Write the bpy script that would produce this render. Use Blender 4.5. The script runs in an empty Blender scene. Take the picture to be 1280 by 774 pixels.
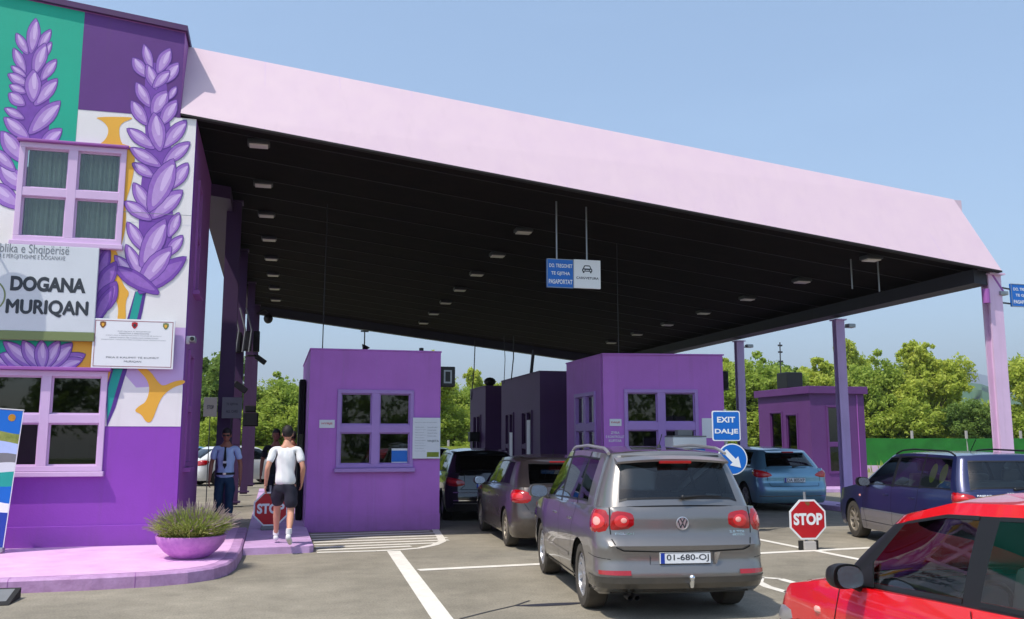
import bpy, bmesh, math, random
import numpy as np
from mathutils import Vector, Matrix
random.seed(7)
scene = bpy.context.scene
R = math.radians
PI = math.pi

# ------------------------------------------------------------------ camera, sky, sun
FPX = 1142.0                      # focal length in pixels of a 1280 px wide frame
YAW = R(14.57); PITCH = math.atan(165 / FPX); EYE = 1.65
cd = bpy.data.cameras.new('camera')
cam = bpy.data.objects.new('camera', cd)
scene.collection.objects.link(cam)
cam.location = (0, 0, EYE)
cam.rotation_euler = (PI / 2 + PITCH, 0, -YAW)
cd.sensor_width = 36.0
cd.lens = 36.0 * FPX / 1280.0
cd.clip_start = 0.05
cd.clip_end = 20000
scene.camera = cam
scene.render.resolution_x = 1024
scene.render.resolution_y = 619

SUN = Vector((-0.48, -0.28, 1.0)).normalized()       # direction towards the sun
SUN_EL = math.asin(SUN.z)
SUN_AZ = math.atan2(SUN.x, SUN.y)
w = bpy.data.worlds.new('World')
scene.world = w
w.use_nodes = True
nt = w.node_tree
sky = nt.nodes.new('ShaderNodeTexSky')
sky.sky_type = 'NISHITA'
sky.sun_disc = False
sky.sun_elevation = SUN_EL
sky.sun_rotation = SUN_AZ
sky.altitude = 50
sky.air_density = 1.0
sky.dust_density = 1.6
sky.ozone_density = 2.0
bg = nt.nodes['Background']
# thin summer clouds low over the horizon, mixed into the sky itself
tc = nt.nodes.new('ShaderNodeTexCoord')
mp = nt.nodes.new('ShaderNodeMapping'); mp.inputs['Scale'].default_value = (1, 1, 3.2)
cn = nt.nodes.new('ShaderNodeTexNoise'); cn.inputs['Scale'].default_value = 3.1; cn.inputs['Detail'].default_value = 5; cn.inputs['Roughness'].default_value = .5
cr = nt.nodes.new('ShaderNodeValToRGB'); cr.color_ramp.elements[0].position = .56; cr.color_ramp.elements[1].position = .85
cr.color_ramp.elements[0].color = (.20, .20, .20, 1); cr.color_ramp.elements[1].color = (.27, .27, .27, 1)
mx = nt.nodes.new('ShaderNodeMixRGB'); mx.inputs['Color2'].default_value = (3.2, 4.7, 6.4, 1)
nt.links.new(tc.outputs['Generated'], mp.inputs['Vector']); nt.links.new(mp.outputs[0], cn.inputs['Vector'])
nt.links.new(cn.outputs['Fac'], cr.inputs[0]); nt.links.new(cr.outputs[0], mx.inputs['Fac'])
nt.links.new(sky.outputs[0], mx.inputs['Color1']); nt.links.new(mx.outputs[0], bg.inputs['Color'])
bg.inputs['Strength'].default_value = 0.15

sd = bpy.data.lights.new('sun', 'SUN')
sd.energy = 3.2
sd.angle = R(0.53)
sd.color = (1.0, 0.94, 0.84)
so = bpy.data.objects.new('sun', sd)
so.rotation_euler = SUN.to_track_quat('Z', 'Y').to_euler()
so.location = (-20, -10, 40)
scene.collection.objects.link(so)

scene.view_settings.view_transform = 'Standard'
scene.view_settings.look = 'None'
scene.view_settings.gamma = 1
scene.view_settings.use_curve_mapping = False
scene.view_settings.exposure = 0.44

# ------------------------------------------------------------------ measuring helpers
FW = Vector((math.sin(YAW) * math.cos(PITCH), math.cos(YAW) * math.cos(PITCH), math.sin(PITCH)))
RT = Vector((math.cos(YAW), -math.sin(YAW), 0)); UP = RT.cross(FW)
def onY(px, py, Y):
    r = FW * FPX + RT * (px - 640) + UP * (387 - py); t = Y / r.y
    return (r.x * t, r.z * t + EYE)
def ground(px, py, z=0.0):
    r = FW * FPX + RT * (px - 640) + UP * (387 - py); t = (z - EYE) / r.z
    return (r.x * t, r.y * t)
def polar(lat, dep):              # metres right of / along the horizontal line of sight
    return (lat * math.cos(YAW) + dep * math.sin(YAW), -lat * math.sin(YAW) + dep * math.cos(YAW))

# ------------------------------------------------------------------ materials
def lin(c):
    return tuple(((v / 255) / 12.92 if v / 255 <= .04045 else ((v / 255 + .055) / 1.055) ** 2.4) for v in c)
MATS = {}
def mat(name, col, rough=.6, metal=0.0, var=0.0, vscale=3.0, bump=0.0, bscale=60.0, coat=0.0, spec=.5, col2=None, emit=0, detail=5):
    m = bpy.data.materials.new(name); m.use_nodes = True
    t = m.node_tree; b = t.nodes['Principled BSDF']
    b.inputs['Base Color'].default_value = (*col, 1); b.inputs['Roughness'].default_value = rough
    b.inputs['Metallic'].default_value = metal; b.inputs['Coat Weight'].default_value = coat
    b.inputs['Coat Roughness'].default_value = .04
    b.inputs['Specular IOR Level'].default_value = spec
    if emit:
        b.inputs['Emission Color'].default_value = (*col, 1); b.inputs['Emission Strength'].default_value = emit
    if var or bump:
        g = t.nodes.new('ShaderNodeTexCoord')
    if var:
        n = t.nodes.new('ShaderNodeTexNoise'); n.inputs['Scale'].default_value = vscale; n.inputs['Detail'].default_value = detail; n.inputs['Roughness'].default_value = .62
        r = t.nodes.new('ShaderNodeMapRange'); r.inputs['From Min'].default_value = .3; r.inputs['From Max'].default_value = .7
        x = t.nodes.new('ShaderNodeMixRGB')
        c2 = col2 if col2 else tuple(v * (1 - var) for v in col)
        x.inputs['Color1'].default_value = (*col, 1); x.inputs['Color2'].default_value = (*c2, 1)
        t.links.new(g.outputs['Object'], n.inputs['Vector']); t.links.new(n.outputs['Fac'], r.inputs['Value'])
        t.links.new(r.outputs[0], x.inputs['Fac']); t.links.new(x.outputs[0], b.inputs['Base Color'])
    if bump:
        n2 = t.nodes.new('ShaderNodeTexNoise'); n2.inputs['Scale'].default_value = bscale; n2.inputs['Detail'].default_value = 4
        bp = t.nodes.new('ShaderNodeBump'); bp.inputs['Strength'].default_value = bump; bp.inputs['Distance'].default_value = .01
        t.links.new(g.outputs['Object'], n2.inputs['Vector']); t.links.new(n2.outputs['Fac'], bp.inputs['Height']); t.links.new(bp.outputs[0], b.inputs['Normal'])
    MATS[name] = m
    return m
def srgb(name, c, *a, **k):
    if 'col2' in k and k['col2']: k['col2'] = lin(k['col2'])
    return mat(name, lin(c), *a, **k)
def glass(name, tint=(.5, .55, .53), clear=.6, rough=.02):
    m = bpy.data.materials.new(name); m.use_nodes = True
    t = m.node_tree; t.nodes.remove(t.nodes['Principled BSDF']); out = t.nodes['Material Output']
    tr = t.nodes.new('ShaderNodeBsdfTransparent'); tr.inputs[0].default_value = tuple(v * clear for v in tint) + (1,)
    gl = t.nodes.new('ShaderNodeBsdfGlossy'); gl.inputs['Roughness'].default_value = rough; gl.inputs[0].default_value = (1, 1, 1, 1)
    lw = t.nodes.new('ShaderNodeFresnel'); lw.inputs['IOR'].default_value = 1.5
    mr = t.nodes.new('ShaderNodeMath'); mr.operation = 'ADD'; mr.inputs[1].default_value = .015
    mi = t.nodes.new('ShaderNodeMixShader')
    t.links.new(lw.outputs[0], mr.inputs[0]); t.links.new(mr.outputs[0], mi.inputs[0])
    t.links.new(tr.outputs[0], mi.inputs[1]); t.links.new(gl.outputs[0], mi.inputs[2]); t.links.new(mi.outputs[0], out.inputs['Surface'])
    MATS[name] = m
    return m

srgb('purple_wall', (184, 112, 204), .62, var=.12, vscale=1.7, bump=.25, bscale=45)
srgb('violet_wall', (142, 66, 182), .55, var=.10, vscale=1.5, bump=.25, bscale=45)
srgb('violet_deep', (104, 52, 134), .55, var=.08, vscale=1.5, bump=.2, bscale=45)
srgb('side_purple', (160, 92, 172), .6, var=.12, vscale=1.5, bump=.2, bscale=45)
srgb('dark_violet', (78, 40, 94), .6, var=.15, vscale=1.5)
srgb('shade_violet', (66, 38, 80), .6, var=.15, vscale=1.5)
srgb('kiosk_shade_violet', (96, 50, 112), .6, var=.12, vscale=1.5, bump=.2, bscale=45)  # violet darkened so the colour stands in for shade over the kiosk
srgb('col_purple', (196, 168, 220), .5, var=.12, vscale=2)
srgb('col_pink', (222, 190, 222), .5, var=.10, vscale=2)
srgb('lilac_frame', (214, 184, 220), .45, var=.06, vscale=4)
srgb('mauve_frame', (168, 132, 200), .5, var=.08, vscale=4)
srgb('pink_fascia', (216, 192, 202), .55, var=.07, vscale=2.4, col2=(211, 186, 200))
srgb('pink_paving', (226, 182, 222), .7, var=.35, vscale=3.0, bump=.5, bscale=30, col2=(206, 158, 200))
srgb('kerb_pink', (208, 164, 212), .65, var=.4, vscale=5, bump=.3, bscale=40, col2=(182, 134, 184))
srgb('path_purple', (208, 170, 216), .65, var=.3, vscale=3, bump=.3, bscale=40)
srgb('mint', (0, 172, 142), .6, var=.07, vscale=2, bump=.2)
srgb('mural_violet', (96, 46, 128), .6, var=.10, vscale=2, bump=.2)
srgb('mural_white', (234, 230, 230), .6, var=.05, vscale=3, bump=.2)
srgb('mural_orange', (236, 176, 60), .6, var=.06, vscale=3)
srgb('mural_lilac', (198, 168, 218), .6, var=.06, vscale=3)
srgb('petal_line', (84, 46, 138), .6)
srgb('petal_mid', (156, 108, 198), .6, var=.2, vscale=12)
srgb('petal_deep', (124, 72, 176), .6, var=.2, vscale=12)
srgb('petal_light', (190, 154, 216), .6, var=.14, vscale=9)
srgb('petal_pale', (208, 180, 226), .6)
srgb('stem_teal', (20, 160, 148), .6, var=.1)
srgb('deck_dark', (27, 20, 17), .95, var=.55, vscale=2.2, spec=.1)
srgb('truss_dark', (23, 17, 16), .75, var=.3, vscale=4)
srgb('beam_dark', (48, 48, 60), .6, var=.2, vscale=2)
srgb('black_plastic', (18, 18, 20), .45)
srgb('black_matte', (12, 12, 13), .85)
srgb('dark_grey', (52, 54, 58), .5, var=.15)
srgb('mid_grey', (120, 122, 124), .5, var=.12)
srgb('galvanised', (160, 164, 168), .4, metal=.6, var=.2, vscale=8)
srgb('white_paint', (226, 226, 224), .45, var=.05)
srgb('sign_board', (212, 218, 222), .4, var=.06, vscale=2)
srgb('sign_green', (118, 132, 84), .5)
srgb('ink', (48, 54, 62), .5)
srgb('ink_soft', (120, 126, 132), .5)
srgb('paper', (218, 220, 226), .6, var=.05, vscale=8)
srgb('sign_blue', (14, 104, 196), .35, var=.05)
srgb('sign_white', (232, 234, 236), .35)
srgb('sign_red', (190, 18, 34), .35, var=.12, vscale=9)
srgb('maroon', (150, 40, 60), .5)
srgb('rust', (130, 84, 44), .8)
srgb('lamp_glass', (214, 208, 200), .25)
srgb('curtain', (206, 212, 196), .9, var=.2, vscale=8)
srgb('room_dark', (26, 24, 30), .9)
srgb('rubber', (28, 27, 27), .8, var=.3, vscale=10)
srgb('rubber_dusty', (78, 72, 64), .85, var=.35, vscale=10)
srgb('alloy', (196, 196, 200), .3, metal=.75)
srgb('alloy_dusty', (170, 160, 144), .5, metal=.4, var=.3, vscale=12)
srgb('chrome', (225, 228, 232), .12, metal=1.0)
srgb('tail_red', (158, 8, 16), .12, coat=.8)
srgb('tail_bright', (206, 40, 42), .15, coat=.8)
srgb('tail_clear', (240, 168, 158), .12, coat=.8)
srgb('seat_cloth', (54, 54, 58), .9)
srgb('seat_pale', (112, 110, 108), .9)
srgb('plate_white', (224, 228, 232), .35)
srgb('plate_blue', (28, 62, 158), .35)
srgb('road_paint', (232, 226, 214), .7, var=.22, vscale=6, bump=.3)
srgb('skin', (196, 142, 116), .55, var=.08, vscale=20)
srgb('skin_tan', (150, 96, 74), .55, var=.08, vscale=20)
srgb('hair', (26, 20, 18), .7)
srgb('tee_white', (226, 226, 226), .8, var=.06, vscale=9, bump=.3, bscale=14)
srgb('shirt_blue', (176, 196, 236), .8, var=.08, vscale=9, bump=.3, bscale=14)
srgb('shorts_navy', (32, 32, 48), .85, var=.15, vscale=12)
srgb('trousers_navy', (18, 54, 82), .85, var=.15, vscale=12)
srgb('dark_cloth', (26, 27, 36), .9, var=.2)
srgb('shoe_white', (222, 220, 222), .6)
srgb('shoe_dark', (22, 20, 22), .5)
srgb('bark', (92, 78, 62), .95, var=.4, vscale=6, bump=.8, bscale=14)
srgb('bowl', (206, 142, 208), .65, var=.22, vscale=7, bump=.6, bscale=18, col2=(172, 106, 184))
srgb('soil', (70, 54, 44), .95)
srgb('fence_green', (22, 112, 30), .8, var=.3, vscale=1.6, bump=.6, bscale=9)
srgb('concrete', (176, 172, 168), .8, var=.2, vscale=2)
srgb('window_black', (14, 15, 19), .06, coat=.3)
glass('glass_clear', (.80, .88, .84), .92)
glass('glass_tint', (.40, .46, .46), .75)
glass('glass_dark', (.12, .13, .14), .6)
glass('glass_room', (.88, .93, .89), .96)
glass('glass_booth', (.22, .26, .24), .7)

def paint(name, c, metal=.5, rough=.32, dirt=0.0, dirt_col=(150, 136, 116), zlo=.25, zhi=.75):
    """car paint; real road dust gathers on the lower body"""
    m = bpy.data.materials.new(name); m.use_nodes = True
    t = m.node_tree; b = t.nodes['Principled BSDF']
    b.inputs['Metallic'].default_value = metal; b.inputs['Roughness'].default_value = rough
    b.inputs['Coat Weight'].default_value = 1.0 if dirt < .5 else .4; b.inputs['Coat Roughness'].default_value = .03 if dirt < .3 else .12
    g = t.nodes.new('ShaderNodeTexCoord'); s = t.nodes.new('ShaderNodeSeparateXYZ'); t.links.new(g.outputs['Object'], s.inputs[0])
    mr = t.nodes.new('ShaderNodeMapRange'); mr.inputs['From Min'].default_value = zhi; mr.inputs['From Max'].default_value = zlo
    mr.inputs['To Min'].default_value = .12; mr.inputs['To Max'].default_value = 1.0
    t.links.new(s.outputs['Z'], mr.inputs['Value'])
    n = t.nodes.new('ShaderNodeTexNoise'); n.inputs['Scale'].default_value = 4.5; n.inputs['Detail'].default_value = 8; n.inputs['Roughness'].default_value = .7
    t.links.new(g.outputs['Object'], n.inputs['Vector'])
    mu = t.nodes.new('ShaderNodeMath'); mu.operation = 'MULTIPLY'; t.links.new(mr.outputs[0], mu.inputs[0]); t.links.new(n.outputs['Fac'], mu.inputs[1])
    m2 = t.nodes.new('ShaderNodeMath'); m2.operation = 'MULTIPLY'; m2.inputs[1].default_value = 1.6 * dirt; m2.use_clamp = True
    t.links.new(mu.outputs[0], m2.inputs[0])
    x = t.nodes.new('ShaderNodeMixRGB'); x.inputs['Color1'].default_value = (*lin(c), 1); x.inputs['Color2'].default_value = (*lin(dirt_col), 1)
    t.links.new(m2.outputs[0], x.inputs['Fac']); t.links.new(x.outputs[0], b.inputs['Base Color'])
    rr = t.nodes.new('ShaderNodeMapRange'); rr.inputs['To Min'].default_value = rough; rr.inputs['To Max'].default_value = .85
    t.links.new(m2.outputs[0], rr.inputs['Value']); t.links.new(rr.outputs[0], b.inputs['Roughness'])
    MATS[name] = m
    return m
paint('paint_grey', (122, 120, 119), .6, .28, .25, (150, 138, 120))
paint('paint_bumper', (36, 36, 36), 0, .6, .22, (130, 118, 100))
paint('paint_brown', (36, 30, 38), .4, .3, .45, (128, 114, 94), .2, 1.15)
paint('paint_black', (9, 10, 16), .1, .2, .05)
paint('paint_sky', (112, 160, 184), .5, .3, .15)
paint('paint_navy', (25, 35, 82), .4, .3, .3, (120, 112, 110), .2, .6)
paint('cladding_grey', (112, 108, 114), 0, .6, .6, (140, 130, 120))
paint('paint_red', (214, 8, 22), .0, .25, .06)
paint('paint_white', (210, 212, 214), .0, .3, .1)

def weather(name, base=.55, top=.5, streak=.18, col=(92, 78, 76)):
    """splash dirt along the foot of a painted wall and faint rain streaks"""
    m = MATS[name]; t = m.node_tree; b = t.nodes['Principled BSDF']; inp = b.inputs['Base Color']; src = inp.links[0].from_socket
    g = t.nodes.new('ShaderNodeTexCoord'); sp = t.nodes.new('ShaderNodeSeparateXYZ'); t.links.new(g.outputs['Object'], sp.inputs[0])
    r = t.nodes.new('ShaderNodeMapRange'); r.inputs['From Min'].default_value = top; r.inputs['From Max'].default_value = 0; r.inputs['To Max'].default_value = base; t.links.new(sp.outputs['Z'], r.inputs['Value'])
    n = t.nodes.new('ShaderNodeTexNoise'); n.inputs['Scale'].default_value = 5; n.inputs['Detail'].default_value = 8; n.inputs['Roughness'].default_value = .75; t.links.new(g.outputs['Object'], n.inputs['Vector'])
    mu = t.nodes.new('ShaderNodeMath'); mu.operation = 'MULTIPLY'; t.links.new(r.outputs[0], mu.inputs[0]); t.links.new(n.outputs['Fac'], mu.inputs[1])
    mp_ = t.nodes.new('ShaderNodeMapping'); mp_.inputs['Scale'].default_value = (7, 7, .35); t.links.new(g.outputs['Object'], mp_.inputs['Vector'])
    n2 = t.nodes.new('ShaderNodeTexNoise'); n2.inputs['Scale'].default_value = 1; n2.inputs['Detail'].default_value = 6; n2.inputs['Roughness'].default_value = .7; t.links.new(mp_.outputs[0], n2.inputs['Vector'])
    r2 = t.nodes.new('ShaderNodeMapRange'); r2.inputs['From Min'].default_value = .52; r2.inputs['From Max'].default_value = .8; r2.inputs['To Max'].default_value = streak; t.links.new(n2.outputs['Fac'], r2.inputs['Value'])
    ad = t.nodes.new('ShaderNodeMath'); ad.operation = 'ADD'; ad.use_clamp = True; t.links.new(mu.outputs[0], ad.inputs[0]); t.links.new(r2.outputs[0], ad.inputs[1])
    x = t.nodes.new('ShaderNodeMixRGB'); x.inputs['Color2'].default_value = (*lin(col), 1); t.links.new(ad.outputs[0], x.inputs['Fac']); t.links.new(src, x.inputs['Color1']); t.links.new(x.outputs[0], inp)
for n_, k_ in (('purple_wall', .6), ('violet_wall', .5), ('kiosk_shade_violet', .5), ('dark_violet', .5), ('col_pink', .4), ('col_purple', .5), ('kerb_pink', .5), ('side_purple', .5)): weather(n_, k_)
weather('pink_fascia', 0, .5, .10, (160, 140, 146)); weather('mural_white', 0, .5, .12, (150, 140, 136)); weather('mural_violet', 0, .5, .12); weather('mint', 0, .5, .10, (40, 110, 96))
# asphalt with worn patches
def asphalt():
    m = bpy.data.materials.new('asphalt'); m.use_nodes = True
    t = m.node_tree; b = t.nodes['Principled BSDF']; b.inputs['Roughness'].default_value = .92; b.inputs['Specular IOR Level'].default_value = .25
    g = t.nodes.new('ShaderNodeTexCoord')
    def noise(sc, det=6, ro=.6):
        n = t.nodes.new('ShaderNodeTexNoise'); n.inputs['Scale'].default_value = sc; n.inputs['Detail'].default_value = det; n.inputs['Roughness'].default_value = ro
        t.links.new(g.outputs['Object'], n.inputs['Vector']); return n
    n1 = noise(.35, 6, .65); n2 = noise(45, 3, .8); n3 = noise(2.6, 6, .7); n4 = noise(160, 2, .8)
    r1 = t.nodes.new('ShaderNodeValToRGB'); e = r1.color_ramp.elements
    e[0].position = .30; e[0].color = (*lin((124, 118, 105)), 1); e[1].position = .7; e[1].color = (*lin((162, 154, 138)), 1)
    t.links.new(n1.outputs['Fac'], r1.inputs[0])
    r3 = t.nodes.new('ShaderNodeMapRange'); r3.inputs['From Min'].default_value = .3; r3.inputs['From Max'].default_value = .75; r3.inputs['To Min'].default_value = .80; r3.inputs['To Max'].default_value = 1.12
    t.links.new(n3.outputs['Fac'], r3.inputs['Value'])
    x1 = t.nodes.new('ShaderNodeMixRGB'); x1.blend_type = 'MULTIPLY'; x1.inputs['Fac'].default_value = 1
    t.links.new(r1.outputs[0], x1.inputs['Color1']); t.links.new(r3.outputs[0], x1.inputs['Color2'])
    r2 = t.nodes.new('ShaderNodeMapRange'); r2.inputs['From Min'].default_value = .3; r2.inputs['From Max'].default_value = .7; r2.inputs['To Min'].default_value = .66; r2.inputs['To Max'].default_value = 1.22
    t.links.new(n2.outputs['Fac'], r2.inputs['Value'])
    x2 = t.nodes.new('ShaderNodeMixRGB'); x2.blend_type = 'MULTIPLY'; x2.inputs['Fac'].default_value = 1
    t.links.new(x1.outputs[0], x2.inputs['Color1']); t.links.new(r2.outputs[0], x2.inputs['Color2'])
    t.links.new(x2.outputs[0], b.inputs['Base Color'])
    bp = t.nodes.new('ShaderNodeBump'); bp.inputs['Strength'].default_value = .5; bp.inputs['Distance'].default_value = .006
    t.links.new(n4.outputs['Fac'], bp.inputs['Height']); t.links.new(bp.outputs[0], b.inputs['Normal'])
    MATS['asphalt'] = m
asphalt()
def leafmat(name, c1, c2, scale=.7, tr=.35):
    m = bpy.data.materials.new(name); m.use_nodes = True
    t = m.node_tree; b = t.nodes['Principled BSDF']; out = t.nodes['Material Output']
    b.inputs['Roughness'].default_value = .6; b.inputs['Specular IOR Level'].default_value = .25
    g = t.nodes.new('ShaderNodeNewGeometry')
    n = t.nodes.new('ShaderNodeTexNoise'); n.inputs['Scale'].default_value = scale; n.inputs['Detail'].default_value = 5; n.inputs['Roughness'].default_value = .7
    t.links.new(g.outputs['Position'], n.inputs['Vector'])
    r = t.nodes.new('ShaderNodeMapRange'); r.inputs['From Min'].default_value = .32; r.inputs['From Max'].default_value = .68; t.links.new(n.outputs['Fac'], r.inputs['Value'])
    x = t.nodes.new('ShaderNodeMixRGB'); x.inputs['Color1'].default_value = (*lin(c1), 1); x.inputs['Color2'].default_value = (*lin(c2), 1)
    t.links.new(r.outputs[0], x.inputs['Fac']); t.links.new(x.outputs[0], b.inputs['Base Color'])
    tl = t.nodes.new('ShaderNodeBsdfTranslucent'); t.links.new(x.outputs[0], tl.inputs[0])
    mi = t.nodes.new('ShaderNodeMixShader'); mi.inputs[0].default_value = tr
    t.links.new(b.outputs[0], mi.inputs[1]); t.links.new(tl.outputs[0], mi.inputs[2]); t.links.new(mi.outputs[0], out.inputs['Surface'])
    MATS[name] = m
leafmat('leaf_bright', (160, 178, 60), (206, 212, 102), .8, .5)
leafmat('leaf_mid', (134, 160, 60), (182, 196, 92), .8, .5)
leafmat('leaf_deep', (92, 122, 58), (138, 160, 76), .8, .45)
leafmat('leaf_shrub', (140, 162, 56), (186, 198, 90), 1.2, .5)
leafmat('leaf_sage', (136, 152, 76), (184, 192, 110), 9, .4)
leafmat('leaf_spike', (150, 130, 140), (176, 160, 150), 9, .3)
leafmat('hill_green', (62, 92, 62), (84, 108, 74), .02, 0)
leafmat('grass', (96, 110, 50), (124, 130, 70), .3, 0)
srgb('mountain', (92, 104, 118), .9, var=.4, vscale=.004)

# ------------------------------------------------------------------ object helpers
COL = scene.collection
def tag(o, label=None, cat=None, group=None, kind=None):
    if label: o['label'] = label
    if cat: o['category'] = cat
    if group: o['group'] = group
    if kind: o['kind'] = kind
    return o
def thing(name, label, cat, loc=(0, 0, 0), rz=0, group=None):
    o = bpy.data.objects.new(name, None); COL.objects.link(o)
    o.location = loc; o.rotation_euler = (0, 0, rz); o.empty_display_size = .1
    return tag(o, label, cat, group)
class MB:
    """collects shapes; build() links them as ONE mesh object"""
    def __init__(s): s.v = []; s.f = []; s.m = []; s.cur = 0; s.cuts = []
    def sep(s): s.cuts.append((len(s.v), len(s.f))); return s
    def mi(s, i): s.cur = i; return s
    def add(s, vs, fs):
        n = len(s.v); s.v += [tuple(p) for p in vs]; s.f += [tuple(n + i for i in f) for f in fs]; s.m += [s.cur] * len(fs); return s
    def box(s, x0, x1, y0, y1, z0, z1, M=None):
        vs = [Vector((x, y, z)) for x in (x0, x1) for y in (y0, y1) for z in (z0, z1)]
        if M is not None: vs = [M @ q for q in vs]
        return s.add(vs, [(0, 1, 3, 2), (4, 6, 7, 5), (0, 4, 5, 1), (2, 3, 7, 6), (0, 2, 6, 4), (1, 5, 7, 3)])
    def bbox(s, x0, x1, y0, y1, z0, z1, r=.01, M=None, seg=2):
        bm = bmesh.new(); bmesh.ops.create_cube(bm, size=1)
        for q in bm.verts: q.co = Vector(((x0 + x1) / 2 + q.co.x * (x1 - x0), (y0 + y1) / 2 + q.co.y * (y1 - y0), (z0 + z1) / 2 + q.co.z * (z1 - z0)))
        bmesh.ops.bevel(bm, geom=bm.edges[:], offset=r, segments=seg, affect='EDGES', profile=.6)
        bm.verts.index_update()
        vs = [(M @ q.co if M is not None else q.co.copy()) for q in bm.verts]; fs = [tuple(q.index for q in f.verts) for f in bm.faces]; bm.free()
        return s.add(vs, fs)
    def quad(s, a, b, c, d): return s.add([a, b, c, d], [(0, 1, 2, 3)])
    def prism(s, poly, n, lo, hi):
        """poly: 2D points; n: axis of extrusion 'x','y','z'"""
        def P(p, h): return {'x': (h, p[0], p[1]), 'y': (p[0], h, p[1]), 'z': (p[0], p[1], h)}[n]
        k = len(poly); vs = [P(p, lo) for p in poly] + [P(p, hi) for p in poly]
        return s.add(vs, [tuple(range(k))[::-1], tuple(range(k, 2 * k))] + [(i, (i + 1) % k, k + (i + 1) % k, k + i) for i in range(k)])
    def tube(s, pts, r, n=8, cap=True):
        pts = [Vector(p) for p in pts]; rs = r if isinstance(r, (list, tuple)) else [r] * len(pts)
        rings = []; prev = None
        for i, p in enumerate(pts):
            d = (pts[min(i + 1, len(pts) - 1)] - pts[max(i - 1, 0)]).normalized()
            if prev is None:
                a = Vector((0, 0, 1)) if abs(d.z) < .9 else Vector((1, 0, 0)); u = d.cross(a).normalized()
            else: u = (prev - d * prev.dot(d)).normalized()
            prev = u; vv = d.cross(u)
            rings.append([p + (u * math.cos(2 * PI * k / n) + vv * math.sin(2 * PI * k / n)) * rs[i] for k in range(n)])
        vs = [q for ring in rings for q in ring]; fs = []
        for i in range(len(pts) - 1):
            for k in range(n): fs.append((i * n + k, i * n + (k + 1) % n, (i + 1) * n + (k + 1) % n, (i + 1) * n + k))
        if cap: fs += [tuple(range(n))[::-1], tuple(range((len(pts) - 1) * n, len(pts) * n))]
        return s.add(vs, fs)
    def lathe(s, prof, n=24, c=(0, 0, 0), axis='z', M=None, cap=True):
        """prof: (radius, height)"""
        vs = []
        for r, h in prof:
            for k in range(n):
                a = 2 * PI * k / n; x, y = r * math.cos(a), r * math.sin(a)
                p = {'z': Vector((x, y, h)), 'x': Vector((h, x, y)), 'y': Vector((x, h, y))}[axis] + Vector(c)
                vs.append(M @ p if M is not None else p)
        fs = [(i * n + k, i * n + (k + 1) % n, (i + 1) * n + (k + 1) % n, (i + 1) * n + k) for i in range(len(prof) - 1) for k in range(n)]
        if cap and prof[0][0] > 1e-4: fs.append(tuple(range(n))[::-1])
        if cap and prof[-1][0] > 1e-4: fs.append(tuple(range((len(prof) - 1) * n, len(prof) * n)))
        return s.add(vs, fs)
    def ball(s, c, r, n=14, sc=(1, 1, 1), M=None):
        vs = []; m = n // 2
        for i in range(m + 1):
            t = PI * i / m
            for k in range(n):
                a = 2 * PI * k / n
                p = Vector((c[0] + r * sc[0] * math.sin(t) * math.cos(a), c[1] + r * sc[1] * math.sin(t) * math.sin(a), c[2] + r * sc[2] * math.cos(t)))
                vs.append(M @ p if M is not None else p)
        return s.add(vs, [(i * n + k, i * n + (k + 1) % n, (i + 1) * n + (k + 1) % n, (i + 1) * n + k) for i in range(m) for k in range(n)])
    def build(s, name, mats, parent=None, smooth=False, angle=35, loc=None, fix=True):
        if s.cuts:                                  # each piece marked with sep() becomes a part of its own
            cs = sorted(set([(0, 0)] + s.cuts + [(len(s.v), len(s.f))])); first = None
            for (v0, f0), (v1, f1) in zip(cs[:-1], cs[1:]):
                if f1 <= f0: continue
                q = MB(); q.v = s.v[v0:v1]; q.f = [tuple(i - v0 for i in f) for f in s.f[f0:f1]]; q.m = s.m[f0:f1]
                o = q.build(name, mats, parent, smooth, angle, loc, fix); first = first or o
            return first
        me = bpy.data.meshes.new(name); me.from_pydata(s.v, [], s.f)
        for m in (mats if isinstance(mats, (list, tuple)) else [mats]): me.materials.append(MATS[m])
        me.polygons.foreach_set('material_index', s.m)
        if fix:
            bm = bmesh.new(); bm.from_mesh(me); bmesh.ops.remove_doubles(bm, verts=bm.verts[:], dist=1e-5)
            bmesh.ops.recalc_face_normals(bm, faces=bm.faces[:]); bm.to_mesh(me); bm.free()
        me.validate(); me.update()
        if smooth:
            me.polygons.foreach_set('use_smooth', [True] * len(me.polygons)); me.set_sharp_from_angle(angle=R(angle))
        o = bpy.data.objects.new(name, me); COL.objects.link(o)
        if loc: o.location = loc
        if parent: o.parent = parent
        return o
def text_mesh(txt, bold=0.0, res=4):
    cu = bpy.data.curves.new('t', 'FONT'); cu.body = txt; cu.size = 1; cu.offset = bold; cu.resolution_u = res; cu.align_x = 'CENTER'
    ob = bpy.data.objects.new('t', cu); COL.objects.link(ob)
    dg = bpy.context.evaluated_depsgraph_get(); me = bpy.data.meshes.new_from_object(ob.evaluated_get(dg))
    vs = [v.co.copy() for v in me.vertices]; fs = [tuple(p.vertices) for p in me.polygons]
    bpy.data.objects.remove(ob); bpy.data.curves.remove(cu); bpy.data.meshes.remove(me)
    return vs, fs
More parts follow.
